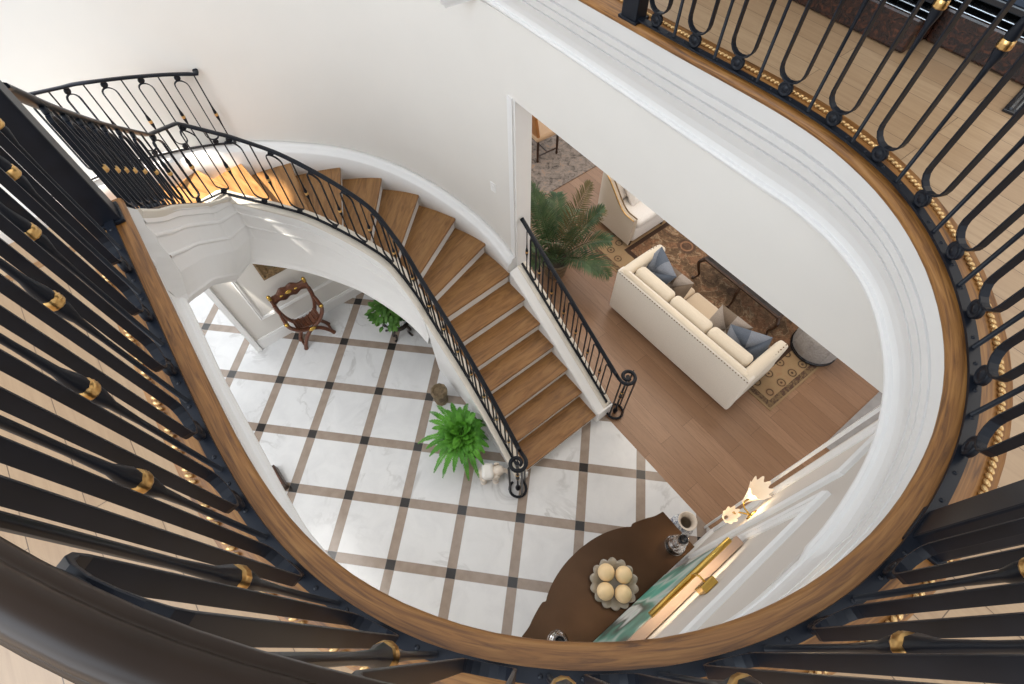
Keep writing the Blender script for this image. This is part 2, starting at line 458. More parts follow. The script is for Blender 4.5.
NOSE = [[2.784, -1.088], [2.862, -1.09], [2.941, -1.092], [3.02, -1.094], [3.099, -1.096], [3.177, -1.098], [3.256, -1.1], [3.335, -1.102], [3.413, -1.104], [3.492, -1.106], [3.571, -1.108], [3.65, -1.11], [3.728, -1.112], [3.807, -1.113], [3.886, -1.114], [3.964, -1.114], [4.043, -1.112], [4.122, -1.108], [4.2, -1.101], [4.278, -1.09], [4.355, -1.074], [4.431, -1.052], [4.505, -1.025], [4.576, -0.992], [4.645, -0.954], [4.711, -0.911], [4.774, -0.864], [4.834, -0.813], [4.89, -0.758], [4.943, -0.7], [4.993, -0.638], [5.039, -0.574], [5.081, -0.508], [5.118, -0.439], [5.151, -0.367], [5.179, -0.294], [5.202, -0.218], [5.22, -0.142], [5.233, -0.064], [5.241, 0.014], [5.245, 0.093], [5.244, 0.172], [5.238, 0.25], [5.227, 0.328], [5.212, 0.406], [5.192, 0.482], [5.166, 0.556], [5.136, 0.629], [5.101, 0.699], [5.061, 0.767], [5.016, 0.832], [4.967, 0.893], [4.914, 0.951], [4.857, 1.006], [4.796, 1.056], [4.733, 1.102], [4.666, 1.144], [4.596, 1.181], [4.524, 1.213], [4.45, 1.239], [4.375, 1.261], [4.298, 1.279], [4.22, 1.291], [4.142, 1.299], [4.063, 1.303], [3.984, 1.304], [3.906, 1.302], [3.827, 1.299], [3.748, 1.295], [3.67, 1.291], [3.591, 1.286], [3.513, 1.282], [3.434, 1.278], [3.355, 1.275], [3.277, 1.272], [3.198, 1.269], [3.119, 1.266], [3.04, 1.263], [2.962, 1.26], [2.883, 1.257], [2.804, 1.254], [2.3, 1.235], [1.8, 1.22], [1.3, 1.2]]
NP = Path([(u, v, 0) for u, v in NOSE])
OFFS = [(0, .058), (1.3, .057), (1.75, .061), (2.0, .066), (2.75, .063), (3.0, .062), (3.6, .050), (3.85, .044), (4.3, .041), (4.55, .040), (4.78, .031), (5.0, .027), (9, .027)]
def bar_off(s):     # distance of the baluster line from the oak edge
    for (a, x), (b, y) in zip(OFFS, OFFS[1:]):
        if s <= b: return x + (y - x) * max(0, (s - a)) / (b - a)
    return .027
def off_path(fn, ds=.04, s0=0, s1=None):
    s1 = NP.L[-1] if s1 is None else s1
    n = int((s1 - s0) / ds); out = []
    for i in range(n + 1):
        s = s0 + (s1 - s0) * i / n; p = NP.at(s); t = NP.tan(s, .06); d = fn(s)
        out.append((p.x + t.y * d, p.y - t.x * d, 0))     # outward = right of travel
    return out
BP = Path(off_path(bar_off))                                # line of the balusters
BEAD = Path(off_path(lambda s: bar_off(s) + .080))

# ------------------------------------------------------------------ setting: floors
def struct(o): o['kind'] = 'structure'; return o
def slab(name, poly, z0, z1, mat):
    b = MB(); b.prism(poly, z0, z1); return struct(b.build(name, mat))
slab('floor', [(-4, -6), (5.6, -6), (5.6, 1.62), (-4, 1.62)], -.12, 0, M['tile'])
slab('floor_living', [(-9, 1.62), (12, 1.62), (12, 12), (-9, 12)], -.12, .0, M['living'])
slab('trim_1', [(5.42, 3.45), (6.3, 3.45), (6.3, 7.0), (5.42, 7.0)], 0, .012, M['greystone'])
# oak border with a rounded nose, swept round the well
b = MB()
edge = [(p.x, p.y, H2) for p in (NP.at(i * .03) for i in range(int(NP.L[-1] / .03) + 1))]
b.sweep(edge, [(-.19, -.002), (-.19, -.03), (.0, -.034), (.006, -.028), (.008, -.018), (.006, -.007), (-.002, 0.0), (-.10, .001)], True, True)
struct(b.build('trim_2', M['oak']))
# upper floor: from the bead line outwards
def far(i, s, R):
    p = NP.at(s); t = NP.tan(s, .06); return (p.x + t.y * R, p.y - t.x * R)
ss = [NP.L[-1] * i / 90 for i in range(91)]
b = MB()
top = [[(*(BEAD.at(BEAD.near(*far(0, s, .15))).to_2d()), H2 - .001) for s in ss]]
R_OUT = 7.5
b.grid([top[0], [(*far(0, s, R_OUT), H2 - .001) for s in ss]], False)
b.grid([[(*far(0, s, .02), H2 - .03) for s in ss], [(*far(0, s, R_OUT), H2 - .03) for s in ss]], False)
struct(b.build('floor_upper', M['upper']))
# lower edge of the white coving (mapped at the ceiling level of the ground floor)
ZC = 4.10
CROWN = catmull([(2.70, -1.197), (2.96, -1.203), (3.3, -1.217), (3.73, -1.215), (4.0, -1.213), (4.14, -1.203), (4.35, -1.155), (4.62, -1.055), (4.92, -.85), (5.14, -.52), (5.255, -.2), (5.285, .12), (5.285, .377), (5.225, .735), (5.112, 1.015), (4.968, 1.226), (4.77, 1.419), (4.518, 1.545), (4.224, 1.60), (3.94, 1.60), (3.34, 1.60), (2.47, 1.60), (1.3, 1.59)], 10)
CP = Path([(u, v, 0) for u, v in CROWN])
def hit(p, d):
    best = None
    for a, c in zip(CROWN, CROWN[1:]):
        e = (c[0] - a[0], c[1] - a[1]); den = d[0] * e[1] - d[1] * e[0]
        if abs(den) < 1e-9: continue
        w = (a[0] - p[0], a[1] - p[1])
        t = (w[0] * e[1] - w[1] * e[0]) / den; q = (w[0] * d[1] - w[1] * d[0]) / den
        if -.02 <= q <= 1.02 and -.3 < t < 1.2 and (best is None or abs(t) < abs(best)): best = t
    return .1 if best is None else best
PROF = [(0, 0), (.03, .004), (.215, .0), (.22, -.034), (.247, -.034), (.25, .0), (.345, -.002), (.35, -.038), (.377, -.038), (.38, -.006), (.50, -.012), (.505, -.042), (.527, -.042), (.53, -.012), (.70, -.030), (.80, -.024), (.87, -.004), (.875, .016), (.90, .030), (.93, .032), (.955, .020), (.96, .0), (1.0, .0)]
rows = []
sc = [NP.L[-1] * i / 140 for i in range(141)]
for s in sc:
    p = NP.at(s); t = NP.tan(s, .06); d = (t.y, -t.x); w = hit((p.x, p.y), d); row = []
    for f, o in PROF:
        x = .012 + (w - .012) * f - o * (.8 if w > .05 else .3); z = (H2 - .03) + (ZC - H2 + .03) * f
        row.append((p.x + d[0] * x, p.y + d[1] * x, z))
    rows.append(row)
COVE_END = rows[0]
b = MB(); b.strips(rows)
o = struct(b.build('trim_3', M['trim']))
# ceiling of the ground floor rooms
b = MB(); b.grid([[r[-1] for r in rows], [(*far(0, s, R_OUT), ZC) for s in sc]], False)
struct(b.build('ceiling', M['wall']))

# ------------------------------------------------------------------ setting: walls
OUT = [(3.60, 1.47, .10), (3.48, 1.47, .176), (2.9, 1.475, .529), (2.35, 1.475, .88), (1.75, 1.475, 1.234), (1.32, 1.44, 1.41), (.91, 1.31, 1.587), (.48, 1.10, 1.763), (.15, .83, 1.94), (-.10, .48, 2.116), (-.29, .03, 2.29), (-.375, -.42, 2.47), (-.31, -.82, 2.64), (-.15, -1.21, 2.82)]
OUTD = catmull(OUT, 10)
OTAIL = [(.10, -1.47, 2.98), (.62, -1.98, 3.30), (1.1, -2.06, 3.62), (2.0, -2.09, 4.14), (2.94, -2.1, 4.76)]
OP = Path(OUTD + OTAIL)
def side(path, s, d):      # d to the right of travel (outer side when climbing)
    p = path.at(s); t = path.tan(s, .04); return Vector((p.x + t.y * d, p.y - t.x * d, p.z))
s_jamb = OP.near(1.75, 1.475); s_wall = OP.near(-.325, -.12)
# curved wall beside the stair, carried on past the end of the outer railing
wl = [side(OP, s_jamb + (s_wall - s_jamb) * i / 60, .115) for i in range(61)]
wl = [(1.75, 1.59)] + [(p.x, p.y) for p in wl[1:]] + catmull([(-.53, -.50), (-.62, -.9), (-.80, -1.7), (-.95, -2.5), (-1.15, -4.0), (-1.35, -6)], 6)
nt_ = 61
def zb_(i): return 0 if i < nt_ else 2.1
b = MB(); n = len(wl)
ins = wl; outs = []
for i, p in enumerate(wl):
    a = wl[max(i - 1, 0)]; c = wl[min(i + 1, n - 1)]; tx, ty = c[0] - a[0], c[1] - a[1]; l = math.hypot(tx, ty)
    outs.append((p[0] + ty / l * .17, p[1] - tx / l * .17))
outs[0] = (1.75, 1.77)
k0 = next(i for i, p in enumerate(wl) if p[0] < 1.28)
def wall_run(ks, z0, z1):
    rows = [[(*ins[i], z0(i)), (*ins[i], z1), (*outs[i], z1), (*outs[i], z0(i))] for i in ks]
    for q in range(4): b.grid([[r[q], r[(q + 1) % 4]] for r in rows], True)
    b.face([len(b.v) + k for k in range(4)]); b.v += rows[0]; b.face([len(b.v) + k for k in range(4)]); b.v += rows[-1]
wall_run(range(n), zb_, ZC); wall_run(range(k0, n), lambda i: ZC, 9)
struct(b.build('wall_stair', M['wall']))
slab('wall_opening', [(1.75, 1.59), (5.45, 1.59), (5.45, 1.77), (1.75, 1.77)], 3.46, ZC + .02, M['wall'])
slab('wall_console', [(5.27, -6), (5.45, -6), (5.45, 1.78), (5.27, 1.78)], 0, ZC + .02, M['greige'])
# front wall of the foyer with its doorway
b = MB()
b.box((-.22, -.55, 1.0), (.18, 1.86, 2.0)); b.box((-.22, -2.3, 2.6), (.18, 1.64, .5)); b.box((-.22, -4.5, 1.4), (.18, 2.8, 2.8))
struct(b.build('wall_front', M['wall']))
slab('wall_upper', [(-1, 5.2), (11, 5.2), (11, 5.35), (-1, 5.35)], H2, H2 + 3.2, M['wall'])
# left jamb lining and casing of the wide opening
b = MB(); b.box((1.755, 1.68, 1.73), (.012, .19, 3.46)); b.box((1.70, 1.583, 1.735), (.07, .02, 3.47))
b.box((5.2, 1.60, 1.73), (.02, .05, 3.46))
struct(b.build('trim_4', M['trim']))
slab('vestibule_light_block', [(-4, -6), (-.13, -6), (-.13, -1.35), (-4, -1.35)], 2.86, 2.95, M['wall'])  # unseen slab added to keep open sky light off the doorway floor
# door casing and door strip in the foyer front wall
d1 = MB(); d1.box((-.115, -1.47, 1.0), (.035, .07, 2.0)); d1.box((-.10, -1.455, 1.0), (.03, .03, 2.0)); d1.box((-.22, -1.495, 1.0), (.18, .02, 2.0)); d1.box((-.115, -3.12, 1.2), (.035, .09, 2.4)); d1.box((-.115, -2.3, 2.39), (.035, 1.6, .09))
dr = struct(d1.build('door_1', M['trim']))
for z in (.45, 1.04):
    h = MB(); h.box((-.16, -1.508, z), (.04, .012, .09)); h.build('hinge', M['black'], dr)
# baseboards
def base(name, path, hgt=.17):
    b = MB(); b.sweep(path, [(0, 0), (.022, 0), (.022, hgt - .05), (.016, hgt - .03), (.016, hgt - .012), (.008, hgt), (0, hgt)], True); return struct(b.build(name, M['trim']))
base('baseboard_front', [(-.13, .36, 0), (-.13, -1.43, 0)], .2)
base('baseboard_console', [(5.27, -3, 0), (5.27, 1.58, 0)], .2)
def panel(b, o, a, c, w=.065, th=.034):
    """rectangular mitred moulding on a wall u = o between corners (v, z); th > 0 stands out towards -u"""
    (v0, z0), (v1, z1) = a, c; rows = []
    for k, (sv, sz) in enumerate(((-1, -1), (1, -1), (1, 1), (-1, 1))):
        v, z = (v0, v1)[sv > 0], (z0, z1)[sz > 0]
        rows.append([(o - th * h, v + sv * w * q, z + sz * w * q) for q, h in ((.5, 0), (.5, .6), (.3, 1), (.1, .75), (-.2, .7), (-.4, .35), (-.5, .3), (-.5, 0))])
    b.grid(rows, False, True, True)
b = MB(); panel(b, 5.27, (-.44, .98), (.69, 3.70)); panel(b, 5.27, (.96, .40), (1.49, 3.57)); panel(b, 5.27, (-1.4, .4), (-.7, 3.6))
panel(b, 5.27, (-.44, .3), (.69, .80))
struct(b.build('trim_5', M['trim']))
b = MB(); panel(b, -.13, (-1.19, .53), (-.13, 1.9), .05, -.024)
struct(b.build('trim_6', M['trim']))

# ------------------------------------------------------------------ staircase
INN = [(3.49, .42), (3.20, .42), (2.92, .43), (2.635, .43), (2.365, .43), (2.08, .43), (1.80, .43), (1.62, .42), (1.43, .39), (1.20, .33), (.99, .18), (.83, .01), (.62, -.16), (.54, -.38), (.50, -.53), (.47, -.74), (.62, -.93)] + [(.78 + .24 * (k + .4), -1.13) for k in range(10)]
OUTN = [(3.48, 1.46), (3.19, 1.46), (2.9, 1.47), (2.62, 1.47), (2.35, 1.47), (2.05, 1.475), (1.75, 1.475), (1.32, 1.45), (.91, 1.31), (.48, 1.10), (.15, .83), (-.10, .48), (-.29, .03), (-.375, -.42), (-.31, -.82), (-.15, -1.21), (.05, -1.45), (.36, -1.74), (.80, -2.0), (1.15, -2.06), (1.45, -2.07)] + [(1.72 + .244 * k, -2.08) for k in range(6)]
for k in range(27 - 17):
    INN[17 + k] = (.80 + (2.94 - .80) * (k + 1) / 10, -1.13)
# inner rail line: (u, v, nosing height)
R1 = catmull([(3.50, .275, .165), (3.36, .29, .25), (2.85, .335, .565), (2.36, .36, .87), (1.79, .365, 1.234), (1.62, .36, 1.41), (1.43, .34, 1.57), (1.215, .29, 1.763), (1.0, .16, 1.94), (.785, -.01, 2.116), (.625, -.19, 2.29), (.55, -.38, 2.46), (.50, -.56, 2.62), (.46, -.745, 2.79)], 8)
R3 = catmull([(.74, -.955, 3.0), (1.5, -1.085, 3.64), (2.3, -1.115, 4.24), (2.775, -1.13, 4.62)], 8)
INP = Path(R1 + R3)
stair = thing('staircase', 'curved white staircase with golden oak treads sweeping up round the foyer', 'staircase')
def ext(a, c, d):
    l = math.hypot(c[0] - a[0], c[1] - a[1]); return (c[0] + (c[0] - a[0]) / l * d, c[1] + (c[1] - a[1]) / l * d)
def seg_hit(p, q, poly):
    best = None
    for a, c in zip(poly, poly[1:]):
        d = (q[0] - p[0], q[1] - p[1]); e = (c[0] - a[0], c[1] - a[1]); den = d[0] * e[1] - d[1] * e[0]
        if abs(den) < 1e-9: continue
        w = (a[0] - p[0], a[1] - p[1]); t = (w[0] * e[1] - w[1] * e[0]) / den; k = (w[0] * d[1] - w[1] * d[0]) / den
        if 0 <= k <= 1 and t > .3 and (best is None or t < best): best = t
    return None if best is None else (p[0] + (q[0] - p[0]) * best, p[1] + (q[1] - p[1]) * best)
RL = [(p.x, p.y) for p in INP.P]
for i in range(27):
    INN[i] = seg_hit(OUTN[i], INN[i], [(3.9, .28)] + RL + [(3.2, -1.13)]) or INN[i]
for i in range(26):
    a, c = INN[i], OUTN[i]; a2, c2 = INN[i + 1], OUTN[i + 1]
    ai, co = a, ext(a, c, .045); a2i, c2o = a2, ext(a2, c2, .045)
    z = RISE * (i + 1)
    def back(p, q, d):                  # push a point towards q
        l = math.hypot(q[0] - p[0], q[1] - p[1]); return (p[0] + (q[0] - p[0]) / l * d, p[1] + (q[1] - p[1]) / l * d)
    poly = [ai, co, back(c2o, co, -.05), back(a2i, ai, -.05)]
    b = MB(); b.prism(poly, z - .034, z, None, (co[0] - ai[0], co[1] - ai[1])); b.build('tread', M['tread'], stair, .006)
    r0, r1 = back(ai, a2i, .028), back(co, c2o, .028); q0, q1 = back(ai, a2i, .045), back(co, c2o, .045)
    b = MB(); b.prism([r0, r1, q1, q0], z - RISE, z - .033); b.build('riser', M['trim'], stair)
# top riser under the landing edge, and the oak edge of the upper floor
a, c = INN[26], OUTN[26]
b = MB(); b.prism([(2.925, -1.16), (2.965, -1.16), (2.965, -2.2), (2.925, -2.2)], H2 - .034, H2 + .002, None, (0, 1)); b.build('tread', M['tread'], stair, .006)
b = MB(); b.box((2.962, -1.65, H2 - RISE / 2 - .02), (.02, 1.06, RISE)); b.build('riser', M['trim'], stair)
def nvoid(s):
    t = INP.tan(s, .05); return Vector((-t.y, t.x, 0))
# lower edge of the inner string: (u,v,z)
LOW = Path(catmull([(1.64, .29, .66), (1.45, .25, .80), (1.2, .16, .95), (.85, -.02, 1.13), (.70, -.22, 1.36), (.60, -.45, 1.62), (.53, -.68, 1.83), (.49, -.90, 2.02)], 8) + catmull([(.72, -1.10, 2.12), (1.3, -1.13, 2.72), (1.9, -1.14, 3.32), (2.4, -1.15, 3.78), (2.62, -1.17, 3.98), (2.74, -1.195, 4.08)], 8))
# stations of the string: top edge and lower edge paired
sB = INP.near(.46, -.745); sA = INP.near(.74, -.955); sS = INP.near(1.66, .36)
lB = LOW.near(.49, -.90); lA = LOW.near(.72, -1.10)
st = []
def stations():
    out = []
    for k in range(41): f = k / 40; out.append((sS + (sB - sS) * f, lB * f))
    for k in range(1, 6): f = k / 5; out.append((sB + (sA - sB) * f, lB + (lA - lB) * f))
    for k in range(1, 31): f = k / 30; out.append((sA + (INP.L[-1] - sA) * f, lA + (LOW.L[-1] - lA) * f))
    return out
SP = [(0, 0), (.045, 0), (.055, .012), (.11, .012), (.12, .028), (.20, .034), (.215, .022), (.24, .022), (.255, .038), (.42, .046), (.435, .036), (.455, .036), (.47, .05), (.62, .05), (.80, .03), (.90, .006), (.93, -.012), (.97, -.012), (1, 0)]
rows = []
for s, l in stations():
    p = INP.at(s); nv = nvoid(s); q = LOW.at(l)
    if abs(s - sB) < .04: nv = Vector((.95, .3, 0)).normalized()
    if abs(s - sA) < .04: nv = Vector((.3, .95, 0)).normalized()
    t0 = p + nv * .065; t0.z = p.z + .055
    h = Vector((q.x - t0.x, q.y - t0.y, 0))
    row = []
    for f, ins_ in SP:
        w = max(0, (f - .55) / .45) ** 1.5
        x = Vector((t0.x, t0.y, 0)) + h * w - nv * ins_ * .6
        row.append((x.x, x.y, t0.z + (q.z - t0.z) * f))
    rows.append(row)
def even(row, n=14):
    p = [Vector(x) for x in row]; L = [0]
    for a_, c_ in zip(p, p[1:]): L.append(L[-1] + (c_ - a_).length)
    out = []
    for k in range(n):
        x = L[-1] * k / (n - 1); i = max(0, min(len(L) - 2, sum(1 for l_ in L if l_ <= x) - 1))
        out.append(p[i].lerp(p[i + 1], min(1, (x - L[i]) / max(1e-9, L[i + 1] - L[i]))))
    return out
b = MB(); b.strips(rows); b.strips([even(rows[-1]), even(COVE_END)]); o = b.build('string_face', M['trim'], stair)
# closed lower part of the inner string, standing on the floor
rows = []
for k in range(31):
    s = sS * k / 30 + .0; p = INP.at(s); nv = nvoid(s); row = []
    for d, z in ((.065, .055), (.065, .0), (.052, -.015), (.052, -.07), (.04, -.09)):
        row.append((p.x + nv.x * d, p.y + nv.y * d, max(.0, p.z + z)))
    row.append((p.x + nv.x * .04, p.y + nv.y * .04, .0)); rows.append(row)
e = INP.at(sS); nv = nvoid(sS)
b = MB(); b.grid(rows, False); b.face([len(b.v) - 1, len(b.v) - 3, len(b.v) - 2]); 
b.box((e.x - .02, e.y + .10, .33), (.02, .24, .66)); b.box((3.51, .30, .09), (.03, .13, .18))
b.build('string_base', M['trim'], stair)
# cap of the inner string
b = MB(); b.sweep([(p.x, p.y, p.z) for p in INP.P], [(.075, .04), (.075, .058), (.06, .064), (-.075, .064), (-.085, .05), (-.085, -.20), (-.06, -.2), (.05, .0)], True, True); b.build('string_cap', M['curb'], stair)
# soffit
b = MB(); top = [tuple(r[-1]) for r in rows]
lowpts = []; outpts = []
for s, l in stations():
    q = LOW.at(l); lowpts.append((q.x, q.y, q.z)); 
    w = OP.at(next((k * .02 for k in range(int(OP.L[-1] / .02)) if OP.at(k * .02).z >= INP.at(s).z), OP.L[-1])); outpts.append((w.x, w.y, max(q.z, w.z - .45)))
b.grid([lowpts, outpts], True); b.build('soffit', M['trim'], stair)
# outer skirt on the wall and the base of the outer railing
b = MB()
sk = [OP.at(OP.near(1.74, 1.475) + (OP.L[-1] - OP.near(1.74, 1.475)) * i / 110) for i in range(111)]
b.sweep(sk, [(.0, -.25), (.0, .135), (-.012, .15), (-.03, .155), (-.045, .178), (-.06, .20), (-.075, .205), (-.118, .205), (-.118, -.25)], True, True); b.build('skirt', M['trim'], stair)
b = MB(); sk = [Vector((3.51, 1.475, .16))] + [OP.at(OP.near(3.48, 1.475) + (OP.near(1.76, 1.475) - OP.near(3.48, 1.475)) * i / 20) for i in range(21)]
b.sweep(sk, [(.005, -.22), (.005, .04), (-.01, .055), (-.10, .07), (-.11, .07), (-.11, -.22)], True); b.build('skirt', M['trim'], stair)
b = MB(); b.sweep(sk, [(-.105, .0), (-.105, .078), (-.12, .085), (-.225, .085), (-.235, .075), (-.235, .0)], True); b.build('string_cap', M['curb'], stair)
b = MB(); rows = [[(p.x, 1.70, 0), (p.x, 1.70, p.z + .08)] for p in sk]; b.grid(rows, False); b.box((3.50, 1.585, .12), (.02, .225, .24)); b.build('string_face', M['trim'], stair)

# ------------------------------------------------------------------ iron railings
def railing(name, label, cat, rail_prof, rail_mat, path, zb, zt, s0, s1, ovals, bars, knob, oh, ow=.055, bar_r=.0065, strap=(.018, .006), med=.024, bottom_w=.03, hs=None, gap=0.0):
    """path: Path with z = reference height; zb = bottom rail above reference, zt = underside of the handrail"""
    root = thing(name, label, cat)
    def P(s, h):
        p = path.at(s); k = hs(s) if hs else 1
        return Vector((p.x, p.y, p.z + zb + (h - zb) * k))
    n = max(2, int((s1 - s0) / .04))
    b = MB(); b.sweep([P(s0 + (s1 - s0) * i / n, zb) for i in range(n + 1)], [(-bottom_w / 2, 0), (bottom_w / 2, 0), (bottom_w / 2, .010), (-bottom_w / 2, .010)]); b.build('bottom_rail', M['iron'], root)
    z0 = zb + .010
    for s in bars:
        p0, p1 = P(s, z0), P(s, zt + .004); k = P(s, knob)
        L = [(0, bar_r), (knob - z0 - .16, bar_r * .95), (knob - z0 - .07, bar_r * 1.35), (knob - z0 - .025, bar_r * 2.5), (knob - z0, bar_r * 2.0), (knob - z0 + .025, bar_r * 2.5), (knob - z0 + .07, bar_r * 1.35), (knob - z0 + .16, bar_r * .95), (p1.z - p0.z, bar_r)]
        L = [(r, max(0, h)) for h, r in L]
        b = MB(); b.lathe(L, p0, 8); br = b.build('baluster', M['iron'], root)
        b = MB(); b.lathe([(bar_r * 1.9, -.014), (bar_r * 2.7, -.012), (bar_r * 2.9, -.007), (bar_r * 2.6, -.003), (bar_r * 2.9, .001), (bar_r * 2.6, .005), (bar_r * 2.7, .011), (bar_r * 1.9, .014)], k, 12); b.build('collar', M['gold'], br)
    for s in ovals:
        lo, hi = z0 + 2 * med, zt - 2 * med - gap; pts = []
        for i in range(9): a = PI + PI * i / 8; pts.append((ow * math.cos(a), lo + ow + ow * math.sin(a)))
        for i in range(9): a = PI * i / 8; pts.append((ow * math.cos(a), hi - ow + ow * math.sin(a)))
        loop = [P(s + x, h) for x, h in pts]; t = path.tan(s, .05)
        b = MB(); b.tube(loop, 0, 4, strap, True, (-t.y, t.x, 0)); ov = b.build('oval_loop', M['iron'], root, .0012)
        if gap:
            b = MB(); b.tube([P(s, zt - gap - .004), P(s, zt + .004)], .008, 6); b.build('stem', M['iron'], ov)
        for h in (z0 + med, zt - med - gap):
            c = P(s, h); nrm = Vector((-t.y, t.x, 0)); m = Matrix.Translation(c) @ nrm.to_track_quat('Z', 'Y').to_matrix().to_4x4()
            b = MB(); b.lathe([(0, -.011), (med * .35, -.011), (med * .45, -.007), (med * .75, -.007), (med * .85, -.010), (med, -.007), (med, .007), (med * .85, .010), (med * .75, .007), (med * .45, .007), (med * .35, .011), (0, .011)], (0, 0, 0), 14, m, False); b.build('rosette', M['iron'], ov)
    b = MB(); b.sweep([P(s0 + (s1 - s0) * i / n, zt) for i in range(n + 1)], rail_prof, True, True); b.build('handrail', rail_mat, root)
    return root
BALC = [(-0.0144, 0), (0.0144, 0), (0.018, 0.003), (0.0212, 0.009), (0.0203, 0.016), (0.0162, 0.0195), (0.014, 0.021), (0.0149, 0.025), (0.0135, 0.031), (0.009, 0.036), (0.0036, 0.0385), (-0.0036, 0.0385), (-0.009, 0.036), (-0.0135, 0.031), (-0.0149, 0.025), (-0.014, 0.021), (-0.0162, 0.0195), (-0.0203, 0.016), (-0.0212, 0.009), (-0.018, 0.003)]
STR = [(-.021, 0), (.021, 0), (.024, .006), (.022, .016), (.012, .022), (-.012, .022), (-.022, .016), (-.024, .006)]
BPz = Path([(p.x, p.y, H2) for p in BP.P])
# measured feet of straight bars along the edge (arc length from the start of the measured edge)
feet = [.300, .541, .784, 1.024, 1.280, 1.513, 1.761, 2.009, 2.255, 2.495, 2.734, 2.974, 3.616, 3.845, 4.077, 4.302, 4.542, 4.775, 4.995, 5.251, 5.484, 5.716]
def bp_s(s):     # arc length on the edge -> arc length on the baluster line
    p = NP.at(s); t = NP.tan(s, .06); d = bar_off(s); return BP.near(p.x + t.y * d, p.y - t.x * d)
bars = [bp_s(x) for x in feet]
ov = [(a + c) / 2 for a, c in zip(feet, feet[1:]) if a != 2.974] + [3.085, 3.497, 5.832]
sL, sR = bp_s(.09), bp_s(5.985)
rail = railing('balcony_railing', 'long dark iron balustrade with heavy bronze handrail round the upper balcony', 'railing', BALC, M['bronze'], BPz, .014, 1.05, sL, sR, [bp_s(x) for x in ov], bars, .53, .8, .055, .0075, (.026, .007), .031, .032)
for s, w in ((bp_s(.09), .0), (bp_s(3.245), .03), (bp_s(5.985), .01)):
    p = BPz.at(s); t = BPz.tan(s); m = Matrix.Translation((p.x + t.y * w, p.y - t.x * w, H2)) @ Matrix.Rotation(math.atan2(t.y, t.x), 4, 'Z')
    b = MB(); b.box((0, 0, .527), (.098, .08, 1.044), m); nw = b.build('newel_post', M['iron'], rail, .006)
    b = MB(); b.box((0, .0, .008), (.118, .098, .014), m); b.build('base_plate', M['iron'], nw, .003)
    b = MB(); b.box((0, 0, 1.037), (.118, .098, .02), m); b.build('cap_plate', M['iron'], nw, .003)
# screws along the bottom rail
b = MB(); b.lathe([(.006, 0), (.006, .002), (.004, .004), (0, .0045)], (0, 0, 0), 8); screw = b.build('screw_head', M['iron'], rail)
for i in range(62):
    s = sL + .10 + i * .0955
    p = BPz.at(s); k = screw if i == 0 else screw.copy()
    if i: C.objects.link(k)
    k.location = (p.x, p.y, H2 + .024)
# gilded rope moulding along the oak border
b = MB(); nb = int((BEAD.L[-1] - .02) / .021)
for i in range(nb):
    s = .02 + i * .021; p = BEAD.at(s); t = BEAD.tan(s, .03)
    m = Matrix.Translation((p.x, p.y, H2 + .006)) @ Matrix.Rotation(math.atan2(t.y, t.x) + .75, 4, 'Z')
    b.sphere((0, 0, 0), (.0130, .0068, .008), 8, 6, m)
o = struct(b.build('trim_7', M['rope']))

# stair railing on the inner string
def seq(a, c, step):
    n = round((c - a) / step); return [a + (c - a) * i / n for i in range(n + 1)]
sv = INP.near(1.23, .29)
ov = [sv - .24 * k for k in range(1, 10) if sv - .24 * k > .12] + [sv] + [INP.near(*q) for q in ((1.0, .16), (.785, -.01), (.61, -.23), (.535, -.47))] + [sB - .02, sA - .03]
ov = sorted(ov); s = sA + .10
while s < INP.L[-1] - .1: s += .235; ov.append(s)
ov = [x for x in ov if x < INP.L[-1] - .09]
bars = [(a + c) / 2 for a, c in zip(ov, ov[1:])]
inr = railing('stair_railing', 'black iron stair railing curving along the inner open side of the stairs', 'railing', STR, M['iron'], INP, .078, .83, .02, INP.L[-1], ov, bars, .44, .6,   .052, .0065, (.018, .0085), .026, .028, lambda s: 1 if s < sB - .3 else (1 - .12 * (s - sB + .3) / (sA - sB + .3) if s < sA else .88 - .19 * (s - sA) / (INP.L[-1] - sA)))
# railing on the opening side of the lower flight
RP = Path([(3.46, 1.645, .188), (2.9, 1.645, .533), (2.35, 1.645, .873), (1.775, 1.645, 1.228)])
ov = [.11 + .2285 * k for k in range(8) if .11 + .2285 * k < RP.L[-1] - .03]; bars = [x + .114 for x in ov if x + .114 < RP.L[-1] - .02]
rgt = railing('stair_railing', 'short straight black iron stair railing in front of the potted palm', 'railing', STR, M['iron'], RP, .095, .83, 0, RP.L[-1], ov, bars, .44, .6, .05, .0065, (.018, .0095), .024, .028)
# outer railing on the upper turn of the stairs
s_o = OP.near(-.35, -.37)
tail = OP.L[-1]
OR = Path([(-.50, -.35, OP.at(s_o).z)] + [tuple(side(OP, s_o + (OP.near(-.12, -1.26) - s_o) * i / 14, .055)) for i in range(15)] + [tuple(side(OP, OP.near(.40, -1.77), .05))])
ov = [.235 + .272 * k for k in range(5) if .235 + .272 * k < OR.L[-1] - .05]; bars = [.10] + [x + .136 for x in ov]
otr = railing('stair_railing', 'black iron stair railing against the white wall on the outer upper turn', 'railing', STR, M['iron'], OR, .215, .95, 0, OR.L[-1], ov, bars, .55, .6, .052, .006, (.017, .008), .026, .026)
